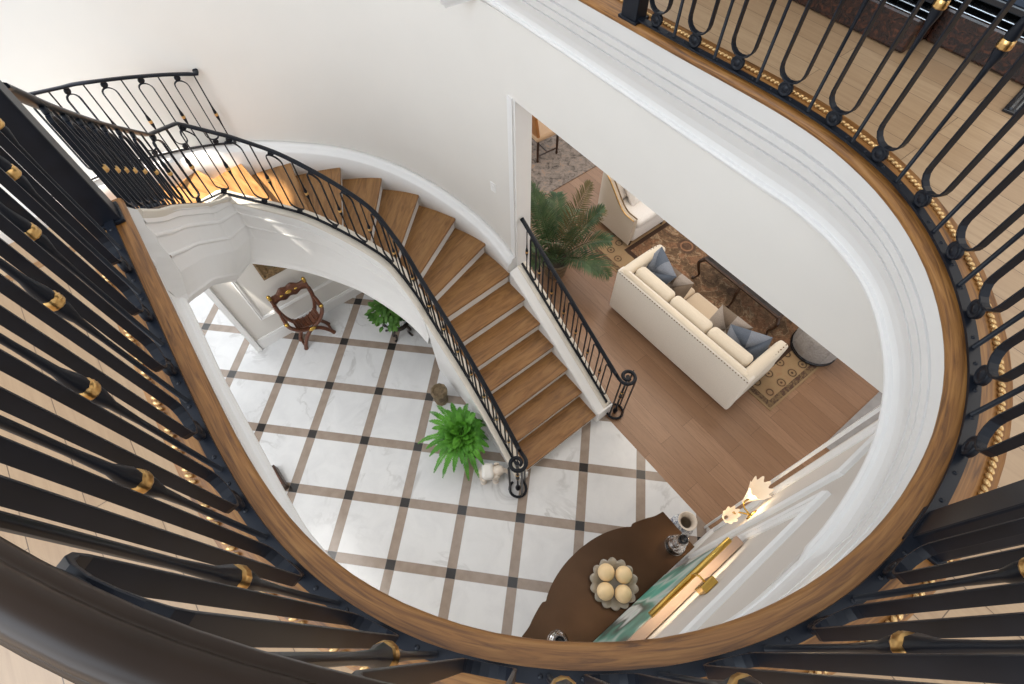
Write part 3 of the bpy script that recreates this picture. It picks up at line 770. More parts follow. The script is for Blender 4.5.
# scrolled ends of the two lower railings
def volute(root, p, sgn, z0):
    """p = end of the rail line; sgn = side the scroll turns to; z0 = tread the cage stands on"""
    u, v, z = p; r = .098; zt = z + .84
    pts = [(u, v, zt), (u + .05, v, zt - .025)]
    for i in range(26):
        a = -PI / 2 + i * (2 * PI * 1.25) / 25; rr = r * (1 - .62 * i / 25)
        pts.append((u + .09 + rr * math.cos(a), v + sgn * (r + rr * math.sin(a)), zt - .03))
    b = MB(); b.tube(pts, [.021] * 22 + [.020 - .001 * k for k in range(len(pts) - 22)], 8); b.build('scroll', M['iron'], root)
    cu, cv = u + .09, v + sgn * r
    zb = z0 + .03
    pts = [(u - .02, v, z + .10), (u + .03, v, zb + .03)] + [(cu + r * math.cos(-PI / 2 + PI * 1.5 * i / 14), cv + sgn * r * math.sin(-PI / 2 + PI * 1.5 * i / 14), zb) for i in range(15)]
    b = MB(); b.tube(pts, .016, 8); b.build('scroll', M['iron'], root)
    h = zt - .03 - zb
    L = [(.016, -.03), (.028, 0), (.032, .05), (.018, .09), (.012, .14), (.012, h * .40), (.024, h * .46), (.014, h * .5), (.024, h * .55), (.012, h * .61), (.012, h * .85), (.022, h * .93), (.024, h)]
    b = MB(); b.lathe(L, (cu, cv, zb), 10); ps = b.build('newel_post', M['iron'], root)
    for k in (.44, .575):
        b = MB(); b.lathe([(.012, -.013), (.021, -.009), (.021, .009), (.012, .013)], (cu, cv, zb + h * k), 12); b.build('collar', M['gold'], ps)
    for a in (-.5 * PI, .05 * PI, .55 * PI, PI):
        x, y = cu + r * math.cos(a), cv + sgn * r * math.sin(a)
        if a == PI: continue
        b = MB(); b.tube([(x, y, zb), (x, y, zt - .03)], 0, 4, (.010, .022)); b.build('strap', M['iron'], root)
e = INP.at(.02); volute(inr, (e.x, e.y, e.z), -1, .0)
e = RP.at(0); volute(rgt, (e.x, e.y, e.z), 1, .0)

# ------------------------------------------------------------------ helpers for furniture
def pillow_mesh(w, h, t, two=True, n=14, crease=.35):
    b = MB()
    def pt(i, j, sgn):
        x, y = -1 + 2 * i / n, -1 + 2 * j / n
        e = max(0, (1 - x ** 4) * (1 - y ** 4)) ** .5
        pinch = 1 - .10 * (1 - abs(x)) * abs(y) ** 3 - .10 * (1 - abs(y)) * abs(x) ** 3
        z = t / 2 * e
        if two:
            d = min(abs(abs(x) - abs(y)), .5); r = max(abs(x), abs(y))
            z *= 1 - crease * math.exp(-(d / .10) ** 2) - .35 * math.exp(-(r / .22) ** 2)
        return (x * w / 2 * (1 - .07 * (1 - abs(x) ** 2) * y * y) , y * h / 2 * (1 - .07 * (1 - y * y) * x * x), sgn * z)
    for sgn in (1, -1):
        base_ = len(b.v)
        for i in range(n + 1):
            for j in range(n + 1): b.v.append(pt(i, j, sgn))
        def put(f, x, y):
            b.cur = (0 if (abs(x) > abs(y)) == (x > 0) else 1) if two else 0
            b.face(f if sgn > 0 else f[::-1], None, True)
        for i in range(n):
            for j in range(n):
                x, y = -1 + 2 * (i + .5) / n, -1 + 2 * (j + .5) / n; e = .6 / n
                k = base_ + i * (n + 1) + j; a_, c_, d_, f_ = k, k + n + 1, k + n + 2, k + 1
                if i == j: put((a_, c_, d_), x + e, y - e); put((a_, d_, f_), x - e, y + e)
                elif i + j == n - 1: put((a_, c_, f_), x - e, y - e); put((c_, d_, f_), x + e, y + e)
                else: put((a_, c_, d_, f_), x, y)
    b.cur = 0; return b
def pillow(name, label, mats, loc, rot, size, two=True, group=None, cat='cushion'):
    b = pillow_mesh(*size, two); o = b.build(name, mats)
    o.location = loc; o.rotation_euler = rot; tag(o, label, cat, group); return o
def quat_m(loc, d, up=(0, 0, 1)):
    return Matrix.Translation(loc) @ Vector(d).to_track_quat('Z', 'Y').to_matrix().to_4x4()

# ------------------------------------------------------------------ living room
def rug(name, label, poly, mat):
    b = MB(); b.prism(poly, 0.001, .012); return tag(b.build(name, mat), label, 'rug')
rug('area_rug', 'large brown patterned oriental rug under the sofa and coffee table', [(1.30, 3.30), (4.74, 3.30), (4.74, 6.9), (1.30, 6.9)],
    rug_mat('brown oriental rug', (.20, .125, .075), (.30, .15, .085), (.075, .045, .032), (.33, .225, .125), 1.30, 4.74, 3.30, 6.9))
rug('area_rug', 'grey brown speckled rug under the dining chair', [(-3.4, 2.2), (.03, 2.2), (.03, 7.2), (-3.4, 7.2)],
    M['speckle'])

sofa = thing('sofa', 'long cream linen sofa with nailhead trim seen from behind', 'sofa', (2.315, 2.765, 0), .026)
W_, D_, HB = 2.09, .88, .86
b = MB(); b.rbox((W_ / 2, .07, .46), (W_, .13, .80), .03); b.build('back_panel', M['linen_side'], sofa)
b = MB(); b.box((W_ / 2, .46, .19), (W_ - .02, .80, .26)); b.build('seat_base', M['linen_side'], sofa, .02)
for x in (.075, W_ - .075):
    b = MB(); b.rbox((x, .41, .44), (.13, .80, .74), .04); b.tube([(x, .02, .80), (x, .3, .80), (x, .55, .79), (x, .73, .77), (x, .79, .73)], [.075, .075, .073, .07, .05], 14); b.build('arm', M['linen'], sofa)
b = MB(); b.tube([(.07, .06, .835), (W_ - .07, .06, .835)], .045, 12); b.build('back_rail', M['linen'], sofa)
for k in range(3):
    w = (W_ - .31) / 3; x = .155 + w * (k + .5)
    b = MB(); b.rbox((x, .52, .39), (w - .006, .66, .16), .045, None, 4); b.build('seat_cushion', M['seat_linen'], sofa)
    b = MB(); m = Matrix.Translation((x, .215, .66)) @ Matrix.Rotation(-.16, 4, 'X') @ Matrix.Rotation((k - 1) * .02, 4, 'Z')
    b.rbox((0, 0, 0), (w - .004, .17, .46), .06, m, 5); b.build('back_cushion', M['linen'], sofa)
b = MB()
for i in range(52): b.sphere((.02 + (W_ - .04) * i / 51, .003, .838), (.009, .006, .009), 6, 4)
for x in (.012, W_ - .012):
    for i in range(16): b.sphere((x, .03, .80 - i * .045), (.006, .009, .009), 6, 4)
    for i in range(14): b.sphere((x + (.03 if x < 1 else -.03), .09 + i * .05, .85), (.009, .009, .006), 6, 4)
o = b.build('nailhead_trim', M['stud'], sofa); o['kind'] = 'stuff'
for x in (.1, W_ - .1):
    for y in (.08, .80):
        b = MB(); b.lathe([(.018, 0), (.03, .07)], (x, y, 0), 8); b.build('foot', M['dark_wood'], sofa)
PG = 'velvet cushions on the cream sofa'
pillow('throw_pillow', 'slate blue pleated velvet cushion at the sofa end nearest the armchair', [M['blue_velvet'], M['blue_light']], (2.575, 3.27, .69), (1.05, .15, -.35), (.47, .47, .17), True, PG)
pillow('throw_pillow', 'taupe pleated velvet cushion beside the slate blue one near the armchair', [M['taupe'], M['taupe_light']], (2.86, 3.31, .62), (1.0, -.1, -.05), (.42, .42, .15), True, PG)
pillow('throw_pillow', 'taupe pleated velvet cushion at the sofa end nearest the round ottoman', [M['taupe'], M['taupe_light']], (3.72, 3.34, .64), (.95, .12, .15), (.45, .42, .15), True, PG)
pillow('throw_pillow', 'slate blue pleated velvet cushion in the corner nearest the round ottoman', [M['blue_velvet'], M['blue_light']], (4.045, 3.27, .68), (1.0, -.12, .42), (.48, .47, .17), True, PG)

# armchair, facing +u
chair = thing('armchair', 'beige upholstered tub armchair with curved gilded edge on the brown rug', 'armchair', (.80, 3.73, .012))
chair.scale = (1.07, 1.05, 1.06)
plan = [(.84, .03)] + [(.60, .03), (.36, .035)] + [(.30 + .27 * math.cos(a) - .0, .30 + .27 * math.sin(a)) for a in [math.radians(x) for x in range(-100, -181, -16)]] + [(.03, .40), (.03, .45)] + [(.30 + .27 * math.cos(a), .52 + .27 * math.sin(a)) for a in [math.radians(x) for x in range(180, 99, -16)]] + [(.36, .785), (.60, .79), (.84, .79)]
PPc = Path([(x, y, 0) for x, y in plan]); Lc = PPc.L[-1]
def htop(f):
    g = min(f, 1 - f) * 2          # 0 at arm front, 1 at the back centre
    return .55 + .43 * (3 * min(1, max(0, (g - .12) / .55)) ** 2 - 2 * min(1, max(0, (g - .12) / .55)) ** 3)
ins, outl, topl = [], [], []
rows = []
for i in range(61):
    f = i / 60; p = PPc.at(Lc * f); t = PPc.tan(Lc * f, .04); nx, ny = t.y, -t.x     # right of travel = outside? path runs clockwise
    h = htop(f); o_, i_ = .03, -.045
    cx, cy = .45, .41
    if (p.x + nx * .03 - cx) ** 2 + (p.y + ny * .03 - cy) ** 2 < (p.x - cx) ** 2 + (p.y - cy) ** 2: nx, ny = -nx, -ny
    a = (p.x + nx * .03, p.y + ny * .03); c = (p.x - nx * .045, p.y - ny * .045)
    rows.append([(*a, .08), (*a, h - .02), ((a[0] * .8 + c[0] * .2), (a[1] * .8 + c[1] * .2), h), ((a[0] * .2 + c[0] * .8), (a[1] * .2 + c[1] * .8), h), (*c, h - .02), (*c, .25)])
    topl.append((a, c, h))
b = MB(); b.grid(rows, True, False, False, None, True); b.build('shell', M['beige'], chair)
for q in (0, 1):
    b = MB(); b.tube([((t[q][0] * .93 + t[1 - q][0] * .07), (t[q][1] * .93 + t[1 - q][1] * .07), t[2] + .003) for t in topl], .009, 6); b.build('gilded_edge', M['gold'] if q == 0 else M['gilt_frame'], chair)
b = MB(); b.rbox((.47, .41, .22), (.74, .68, .28), .04); b.build('seat_base', M['white_fab'], chair)
b = MB(); b.rbox((.53, .41, .40), (.66, .64, .15), .06, None, 4); b.build('seat_cushion', M['white_fab'], chair)
for x in (.1, .8):
    for y in (.08, .74):
        b = MB(); b.lathe([(.014, 0), (.022, .09)], (x, y, 0), 8); b.build('leg', M['dark_wood'], chair)
pillow('throw_pillow', 'white plain cushion leaning at the back of the beige armchair', [M['white_fab']], (1.10, 4.09, .70), (0, 1.15, .15), (.44, .40, .16), False, 'white cushions on the armchair')
pillow('throw_pillow', 'white plain cushion lying in front of the other one on the beige armchair', [M['white_fab']], (1.27, 4.17, .66), (0, 1.0, .25), (.40, .40, .15), False, 'white cushions on the armchair')

# coffee table
ct = thing('coffee_table', 'long coffee table with smoky mirror top and curved dark wood legs', 'coffee table', (3.36, 4.50, .012))
b = MB(); b.box((0, 0, .44), (1.24, .70, .012)); b.build('table_top', M['mirror'], ct)
b = MB()
for y in (-.36, .36): b.box((0, y, .435), (1.28, .035, .03))
for x in (-.63, .63, 0): b.box((x, 0, .433), (.035, .72, .028))
b.build('top_frame', M['dark_wood'], ct, .006)
for x in (-.62, 0, .62):
    for y in (-.36, .36):
        sgx = (x > 0) - (x < 0); sy = 1 if y > 0 else -1
        pts = catmull([(x, y, .44), (x + sgx * .05, y + sy * .04, .36), (x + sgx * .03, y + sy * .02, .22), (x - sgx * .005, y, .10), (x + sgx * .03, y + sy * .03, .02), (x + sgx * .06, y + sy * .05, .012)], 5)
        b = MB(); b.tube(pts, [.030 - .016 * min(1, i / 18) + (.008 if i > 20 else 0) for i in range(len(pts))], 8); b.build('leg', M['dark_wood'], ct)

ot = thing('ottoman', 'round grey crushed velvet drum ottoman at the rug edge', 'ottoman', (4.50, 4.49, .012))
b = MB(); b.lathe([(.27, .05), (.29, .06), (.295, .20), (.29, .40), (.27, .445), (.22, .462), (0, .47)], (0, 0, 0), 40); b.build('drum', M['velvet_grey'], ot)
b = MB(); b.lathe([(.292, .0), (.304, .015), (.304, .05), (.28, .06)], (0, 0, 0), 40); b.build('plinth', M['black'], ot)
b = MB()
for k in range(8):
    a = k * PI / 4; b.tube([(.297 * math.cos(a), .297 * math.sin(a), .07), (.297 * math.cos(a), .297 * math.sin(a), .40), (.225 * math.cos(a), .225 * math.sin(a), .464), (0, 0, .472)], .004, 5)
b.build('seam_piping', M['velvet_grey'], ot)

# dining chair beyond the opening
dc = thing('dining_chair', 'dark wood dining chair with tan leather back on the grey rug', 'chair', (-.87, 4.10, .012), PI / 2 - .08)
for x, y in ((.20, -.22), (.20, .22), (-.20, -.22), (-.20, .22)):
    b = MB(); b.lathe([(.016, 0), (.026, .03), (.018, .06), (.022, .2), (.018, .22), (.024, .25), (.02, .42)], (x, y, 0), 8); b.build('leg', M['dark_wood'], dc)
for a, c in (((.20, -.22, .12), (-.20, -.22, .12)), ((.20, .22, .12), (-.20, .22, .12)), ((0, -.22, .12), (0, .22, .12))):
    b = MB(); b.tube([a, c], .013, 6); b.build('stretcher', M['dark_wood'], dc)
b = MB(); b.rbox((0, 0, .46), (.48, .50, .10), .035); b.build('seat', M['cush_tan'], dc)
b = MB(); m = Matrix.Translation((-.235, 0, .76)) @ Matrix.Rotation(-.16, 4, 'Y'); b.rbox((0, 0, 0), (.06, .48, .56), .025, m); b.build('backrest', M['leather'], dc)
# palm in its pot
pm = thing('potted_palm', 'tall feathery palm in a brown pot beside the short stair railing', 'plant', (1.36, 2.58, 0))
b = MB(); b.lathe([(.12, 0), (.15, .02), (.19, .22), (.20, .30), (.215, .31), (.215, .34), (.19, .34), (.185, .30)], (0, 0, 0), 24, None, False); b.build('pot', M['stone'], pm)
b = MB(); b.lathe([(.186, .30), (0, .315)], (0, 0, 0), 16, None, False); b.build('soil', M['soil'], pm)
def frond(base_p, az, length, rise, droop, nl, lw, ll, mat, parent, name='frond', r0=.007, seed=0, taper=1.0):
    rnd = random.Random(seed); b = MB(); P = []
    d = Vector((math.cos(az), math.sin(az), 0)); n = 14
    for i in range(n + 1):
        f = i / n
        P.append(Vector(base_p) + d * (length * (f ** .9)) + Vector((0, 0, rise * f - droop * f * f)))
    b.tube(P, [r0 * (1 - .8 * i / n) for i in range(n + 1)], 5)
    sd = Vector((-d.y, d.x, 0))
    for i in range(nl):
        f = .16 + .84 * i / (nl - 1); k = min(int(f * n), n - 1); q = P[k].lerp(P[k + 1], f * n - k); t = (P[k + 1] - P[k]).normalized()
        up = sd.cross(t); up = up if up.z > 0 else -up
        L = ll * (math.sin(PI * (.12 + .84 * f)) ** .7) * taper * rnd.uniform(.85, 1.1); w = lw * rnd.uniform(.85, 1.1)
        for s in (1, -1):
            dr = (sd * s * (1 - .35 * f) + t * (.45 + .5 * f) + up * rnd.uniform(.05, .28)).normalized()
            nrm = dr.cross(t).normalized(); wv = dr.cross(nrm).normalized() * w
            e = Vector((0, 0, -L * .25))
            a = q; m1 = q + dr * L * .35 ; m2 = q + dr * L * .72 + e * .3; tip = q + dr * L + e
            v0 = len(b.v); b.v += [tuple(a - wv * .35), tuple(a + wv * .35), tuple(m1 - wv), tuple(m1 + wv), tuple(m2 - wv * .7), tuple(m2 + wv * .7), tuple(tip)]
            b.face((v0, v0 + 2, v0 + 3, v0 + 1)); b.face((v0 + 2, v0 + 4, v0 + 5, v0 + 3)); b.face((v0 + 4, v0 + 6, v0 + 5))
    return b.build(name, mat, parent)
for k in range(18):
    az = k * 2.399 + .3; el = (k % 6) / 5
    frond((.03 * math.cos(az), .03 * math.sin(az), .33), az, .46 + .34 * (1 - el) , .98 + .42 * el, .28 + .50 * (1 - el), 32, .010, .30, M['palm_dry'] if k in (3, 11) else M['palm'], pm, 'frond', .010, k)

# light switch by the stairs
sp = side(OP, OP.near(1.40, 1.46), .113); t_ = OP.tan(OP.near(1.40, 1.46)); m = Matrix.Translation((sp.x, sp.y, 2.27)) @ Matrix.Rotation(math.atan2(t_.y, t_.x), 4, 'Z')
b = MB(); b.box((0, 0, 0), (.075, .01, .12), m); ls = tag(b.build('light_switch', M['plate'], None, .003), 'white light switch plate on the curved stair wall', 'switch')
b = MB(); b.box((0, .006, 0), (.032, .008, .065), m); b.build('rocker', M['plate'], ls, .002)

# ------------------------------------------------------------------ foyer: console wall
con = thing('console_table', 'dark bronze console table with bow front against the panelled wall', 'console table', (5.24, .16, 0))
half = catmull([(-.675, 0), (-.665, .15), (-.64, .28), (-.60, .40), (-.555, .49), (-.525, .535), (-.535, .57), (-.515, .64), (-.485, .72), (-.455, .79), (-.435, .885)], 6)
poly = [(x, y) for x, y in half] + [(-.02, .885), (-.02, -.885)] + [(x, -y) for x, y in half[::-1]][:-1]
b = MB(); b.prism(poly[::-1], .835, .862); b.build('table_top', M['console'], con, .004)
ap = [(x * .94, y * .95) for x, y in poly]; b = MB(); b.prism(ap[::-1], .76, .836); b.build('apron', M['dark_wood'], con)
for x, y in ((-.49, .42), (-.49, -.42), (-.10, .78), (-.10, -.78)):
    dx, dy = (-.04 if x < -.3 else 0), (.05 if y > 0 else -.05)
    b = MB(); b.tube(catmull([(x, y, .77), (x + dx, y + dy, .62), (x, y, .35), (x - dx * .3, y - dy * .4, .12), (x + dx, y + dy, .0)], 6), [.032 - .016 * min(1, i / 20) for i in range(25)], 8); b.build('leg', M['gilt_frame'], con)
# petal bowl with four balls
bw = thing('glass_bowl', 'petal edged smoky glass bowl holding four ivory balls on the console', 'bowl', (4.985, .20, .862))
b = MB(); rows = []
for i, (r, z) in enumerate([(.0, .012), (.06, .012), (.10, .03), (.14, .055), (.18, .075), (.21, .085)]):
    row = []
    for j in range(84):
        a = 2 * PI * j / 84; pet = abs(math.sin(a * 7)); k = 1 + (.13 * (pet - .5) if i >= 3 else 0) * (i - 2) / 3
        row.append((r * k * math.cos(a), r * k * math.sin(a), z + (.012 * pet if i > 2 else 0)))
    rows.append(row)
inner = [[(x * .985, y * .985, z + .006) for x, y, z in r] for r in rows]
b.grid(rows + inner[::-1], True, False, True); b.lathe([(.07, 0), (.075, .004), (.06, .012)], (0, 0, 0), 24); b.build('petal_dish', M['glass_grey'], bw)
BALLS = [((4.873, .20), 'ivory ball farthest from the painting, in the petal bowl'), ((4.985, .312), 'ivory ball nearest the tall vase, in the petal bowl'), ((4.985, .088), 'ivory ball farthest from the tall vase, in the petal bowl'), ((5.097, .20), 'ivory ball closest to the painting, in the petal bowl')]
for (u, v), lab in BALLS:
    b = MB(); b.sphere((0, 0, 0), .077, 24, 16); o = b.build('decorative_ball', M['ivory']); o.location = (u, v, .862 + .128); tag(o, lab, 'ball', 'balls in the petal bowl')
def candlestick(loc, label):
    c = thing('candlestick', label, 'candlestick', loc, 0, 'crystal candlesticks on the console')
    b = MB(); b.lathe([(.09, 0), (.10, .012), (.09, .03), (.045, .04), (.04, .055), (.075, .075), (.088, .10), (.075, .125), (.04, .14), (.037, .155), (.062, .17), (.07, .19), (.062, .21), (.034, .225), (.032, .25), (.05, .27), (.056, .30)], (0, 0, 0), 20); b.build('crystal_column', M['glass'], c)
    b = MB(); b.lathe([(.03, .30), (.042, .302), (.044, .33), (.036, .332), (.034, .308), (0, .308)], (0, 0, 0), 20, None, False); b.build('cup', M['black'], c)
    return c
candlestick((5.095, .90, .862), 'clear crystal candlestick on the console beside the tall vase')
candlestick((5.03, -.50, .862), 'clear crystal candlestick on the console end farthest from the tall vase')
va = thing('vase', 'tall white and blue porcelain vase standing between console and opening', 'vase', (5.02, 1.245, 0))
va.scale = (.82, .82, 1)
b = MB(); pr = [(.09, 0), (.10, .02), (.12, .15), (.15, .32), (.145, .44), (.095, .53), (.075, .58), (.085, .62), (.115, .65)]
b.lathe(pr, (0, 0, 0), 28, None, False); b.build('body', M['bluewhite'], va)
b = MB(); b.lathe([(.115, .65), (.118, .655), (.108, .652), (.078, .62), (.068, .58), (.085, .52), (.12, .42), (.10, .2), (0, .05)], (0, 0, 0), 28, None, False); b.build('rim', M['figurine'], va)
# painting, picture light, sconce
pa = thing('painting', 'green and white abstract painting in a slim frame above the console', 'painting', (5.268, .13, 1.95))
b = MB(); b.box((-.032, 0, 0), (.056, .96, 1.80)); b.build('frame', M['canvas_side'], pa, .003)
b = MB(); b.box((-.061, 0, 0), (.004, .91, 1.75)); b.build('canvas', M['abstract'], pa)
pl = thing('picture_light', 'brass picture light mounted above the abstract painting', 'picture light', (5.268, .16, 3.1))
b = MB(); b.box((-.02, 0, .06), (.04, .09, .12)); b.build('wall_bracket', M['brass'], pl, .004)
b = MB(); b.tube(catmull([(-.03, 0, .08), (-.07, 0, .08), (-.095, 0, .03), (-.09, 0, -.03)], 6), .006, 6); b.build('arm', M['brass'], pl)
b = MB(); b.tube([(-.09, -.31, -.035), (-.09, .31, -.035)], .017, 12); b.build('shade', M['brass'], pl)
sc_ = thing('wall_sconce', 'lit crystal leaf wall sconce with brass frame beside the painting', 'wall lamp', (5.27, 1.22, 1.85))
b = MB(); b.lathe([(.05, 0), (.055, .008), (.03, .016), (0, .018)], (0, 0, 0), 16, quat_m((0, 0, .05), (-1, 0, 0))); b.build('back_plate', M['brass'], sc_)
for s in (-1, 1):
    b = MB(); b.tube(catmull([(-.01, 0, .03), (-.07, s * .03, -.02), (-.10, s * .07, -.02), (-.09, s * .10, .06)], 5), .007, 6); b.build('arm', M['brass'], sc_)
for (dx, dv, dz, hgt, r1, tl) in ((-.10, .10, -.10, .24, .095, .35), (-.10, -.09, -.15, .17, .055, -.15)):
    m = Matrix.Translation((dx, dv, dz)) @ Matrix.Rotation(-tl, 4, 'X'); rows = []
    for i in range(8):
        f = i / 7; rows.append([m @ Vector(((.02 + r1 * f ** 1.3) * (1 + .10 * f * math.cos(9 * 2 * PI * j / 72)) * math.cos(2 * PI * j / 72) * .75, (.02 + r1 * f ** 1.3) * (1 + .10 * f * math.cos(9 * 2 * PI * j / 72)) * math.sin(2 * PI * j / 72), hgt * f + .02 * f * math.cos(9 * 2 * PI * j / 72))) for j in range(72)])
    b = MB(); b.grid(rows, True, False, True); b.build('crystal_shade', M['lampglass'], sc_)
# ------------------------------------------------------------------ foyer: front wall side
# folding X chair of carved wood
xc = thing('carved_armchair', 'carved walnut curule chair with gilded knobs on the marble floor', 'chair', (.10, -.735, 0))
for y in (-.235, .235):
    b = MB(); b.tube(catmull([(-.02, y, .40), (-.05, y, .62), (-.07, y * 1.0, .92)], 6), [.019] * 13, 8); b.build('back_post', M['walnut'], xc)
    b = MB(); b.sphere((-.075, y, .965), (.028, .026, .032), 10, 8); b.lathe([(.022, -.05), (.026, -.035), (.02, -.02)], (-.072, y, .97), 10); b.build('gilded_finial', M['brass'], xc)
    b = MB(); b.tube(catmull([(-.05, y, .63), (.06, y * 1.03, .66), (.15, y * 1.04, .64)], 5), [.020] * 11, 8); b.build('arm', M['walnut'], xc)
    b = MB(); b.sphere((.165, y * 1.04, .635), (.028, .028, .026), 10, 8); b.build('gilded_knob', M['brass'], xc)
b = MB(); rows = []
for i in range(17):
    f = i / 16; y = -.22 + .44 * f; hh = .055 + .045 * math.sin(PI * f) + .018 * math.cos(PI * 6 * f)
    x = -.075 - .035 * math.sin(PI * f)
    rows.append([(x + .012, y, .87 - hh), (x + .018, y, .87), (x + .012, y, .87 + hh), (x - .012, y, .87 + hh), (x - .012, y, .87 - hh)])
b.grid(rows, True, False, True, None, True); br = b.build('crest_rail', M['walnut'], xc)
b = MB(); b.sphere((-.088, 0, .87), (.012, .05, .035), 10, 6); b.sphere((-.085, .10, .87), (.01, .03, .018), 8, 5); b.sphere((-.085, -.10, .87), (.01, .03, .018), 8, 5); b.build('gilded_carving', M['brass'], br)
# curved X frames, front and back
for x, mt, tp in ((.13, .027, 0), (-.04, .027, 1)):
    for s in (1, -1):
        pts = catmull(([(-.06, s * .235, .80), (-.045, s * .232, .66), (-.04, s * .20, .50)] if tp else [(x + .01, s * .245, .64), (x, s * .225, .50)]) + [(x, s * .13, .355), (x, 0, .285), (x, -s * .10, .20), (x + .015, -s * .18, .08), (x + .03, -s * .215, 0.0)], 6)
        b = MB(); b.tube(pts, [mt] * (len(pts) - 6) + [mt + .001 * k for k in range(6)], 8); b.build('curved_leg', M['walnut'], xc)
for s in (1, -1):
    b = MB(); b.tube([(.16, s * .205, .022), (-.05, s * .205, .022)], .017, 8); b.build('runner', M['walnut'], xc)
b = MB(); rows = []
for i in range(13):
    f = i / 12; y = -.17 + .34 * f; z = .445 - .085 * math.sin(PI * f)
    rows.append([(.125, y, z), (-.035, y, z + .01), (-.035, y, z - .012), (.125, y, z - .022)])
b.grid(rows, False, False, True, None, True); se = b.build('slatted_seat', M['walnut'], xc)
b = MB()
for i in range(1, 12, 2):
    f = i / 12; y = -.17 + .34 * f; z = .450 - .085 * math.sin(PI * f); b.tube([(.135, y, z), (-.04, y, z + .01)], .008, 5)
b.build('seat_slat', M['walnut'], se)
b = MB(); b.sphere((.155, 0, .30), (.018, .055, .035), 12, 8); b.build('gilded_boss', M['brass'], xc)

# plant in blue and white bowl on a carved stand
ps = thing('plant_stand', 'low black carved wood stand under the blue and white planter', 'stand', (.80, .24, 0))
b = MB(); b.lathe([(.14, .20), (.165, .205), (.165, .225), (.13, .23), (0, .23)], (0, 0, 0), 24); b.build('top_ring', M['rosewood'], ps)
for k in range(5):
    a = k * 2 * PI / 5 + .4; c, s = math.cos(a), math.sin(a)
    b = MB(); b.tube(catmull([(c * .15, s * .15, .21), (c * .20, s * .20, .16), (c * .15, s * .15, .08), (c * .17, s * .17, .02), (c * .21, s * .21, .012)], 4), [.022] * 6 + [.016] * 11, 7); b.build('leg', M['rosewood'], ps)
pt = thing('potted_plant', 'green leafy plant in a blue and white porcelain bowl on the black stand', 'plant', (.80, .24, .23))
b = MB(); b.lathe([(.09, 0), (.12, .015), (.17, .09), (.185, .16), (.175, .20), (.185, .215), (.165, .215), (.16, .19)], (0, 0, 0), 28, None, False); b.build('bowl', M['bluewhite'], pt)
b = MB(); b.lathe([(.165, .185), (0, .20)], (0, 0, 0), 16, None, False); b.build('soil', M['soil'], pt)
b = MB(); rnd = random.Random(5)
for k in range(210):
    az = rnd.uniform(0, 2 * PI); r = rnd.uniform(.02, .23); z = .22 + rnd.uniform(0, .20) * (1 - r * 1.6)
    p = Vector((r * math.cos(az) - .02, r * math.sin(az) - .05, z - max(0, r - .16) * .7)); d = Vector((math.cos(az), math.sin(az), rnd.uniform(-.3, .55))).normalized()
    L = rnd.uniform(.07, .12); sd = d.cross(Vector((0, 0, 1))).normalized() * L * .27; e = Vector((0, 0, -L * .18)); v0 = len(b.v)
    b.v += [tuple(p), tuple(p + d * L * .35 + sd), tuple(p + d * L * .35 - sd), tuple(p + d * L * .75 + sd * .7 + e * .4), tuple(p + d * L * .75 - sd * .7 + e * .4), tuple(p + d * L + e)]
    b.face((v0, v0 + 2, v0 + 1)); b.face((v0 + 1, v0 + 2, v0 + 4, v0 + 3)); b.face((v0 + 3, v0 + 4, v0 + 5))
o = b.build('foliage', M['broad'], pt); o['kind'] = 'stuff'

# framed picture on the front wall
pf = thing('framed_picture', 'picture with broad worn gilt frame on the panelled front wall', 'picture', (-.128, -.50, 1.53))
b = MB(); panel(b, .002, (-.34, -.35), (.34, .35), .12, -.04); b.build('frame', M['gilt_frame'], pf)
b = MB(); b.box((.008, 0, 0), (.012, .60, .62)); b.build('picture', M['stone'], pf)

# fern, stone stump, figurine
fe = thing('potted_fern', 'bushy bright green fern at the foot of the stairs', 'fern', (2.72, .00, 0))
b = MB(); b.lathe([(.10, 0), (.12, .02), (.15, .25), (.165, .28), (.15, .28), (.14, .25)], (0, 0, 0), 20, None, False); b.build('pot', M['rosewood'], fe)
b = MB(); b.lathe([(.142, .24), (0, .26)], (0, 0, 0), 16, None, False); b.build('soil', M['soil'], fe)
for k in range(72):
    az = k * 2.399 + .1; ring = (k % 6) / 5
    ln = (.05 + .43 * ring) * (1.0 if math.sin(az) < .5 else (.8 if math.cos(az) < -.3 else .55))
    frond((.05 * math.cos(az), .05 * math.sin(az), .26), az, ln, .34 + .16 * ring, .10 + .42 * ring, 30, .0065, .055, M['fern'], fe, 'frond', .004, 100 + k)
for k in range(26):
    az = k * 2.399 + .5; ln = .10 + .13 * (k % 4) / 3
    frond((.015 * math.cos(az), .015 * math.sin(az), .28 + .05 * (k % 3)), az, ln, .16, .03, 22, .0065, .055, M['fern'], fe, 'frond', .004, 300 + k)
b = MB(); b.lathe([(.09, 0), (.10, .03), (.085, .08), (.10, .16), (.115, .22), (.12, .30), (.10, .33), (.085, .32), (.07, .29), (0, .28)], (0, 0, 0), 10, None, True, False); su = tag(b.build('stone_planter', M['stone']), 'small mossy carved stone planter behind the fern by the stair base', 'planter')
su.location = (2.06, .10, 0); su.scale = (.9, .9, .95)
fg = thing('figurine', 'cream ceramic elephant figurine on the marble floor next to the fern', 'figurine', (3.25, .0, 0), 1.0)
fg.scale = (1.15, 1.15, 1.15)
b = MB(); b.sphere((0, 0, .16), (.115, .075, .085), 18, 12); b.sphere((.10, 0, .20), (.06, .055, .06), 14, 10)
b.tube(catmull([(.145, 0, .20), (.185, 0, .15), (.19, 0, .09), (.215, 0, .06)], 5), [.026 - .001 * k for k in range(16)], 8)
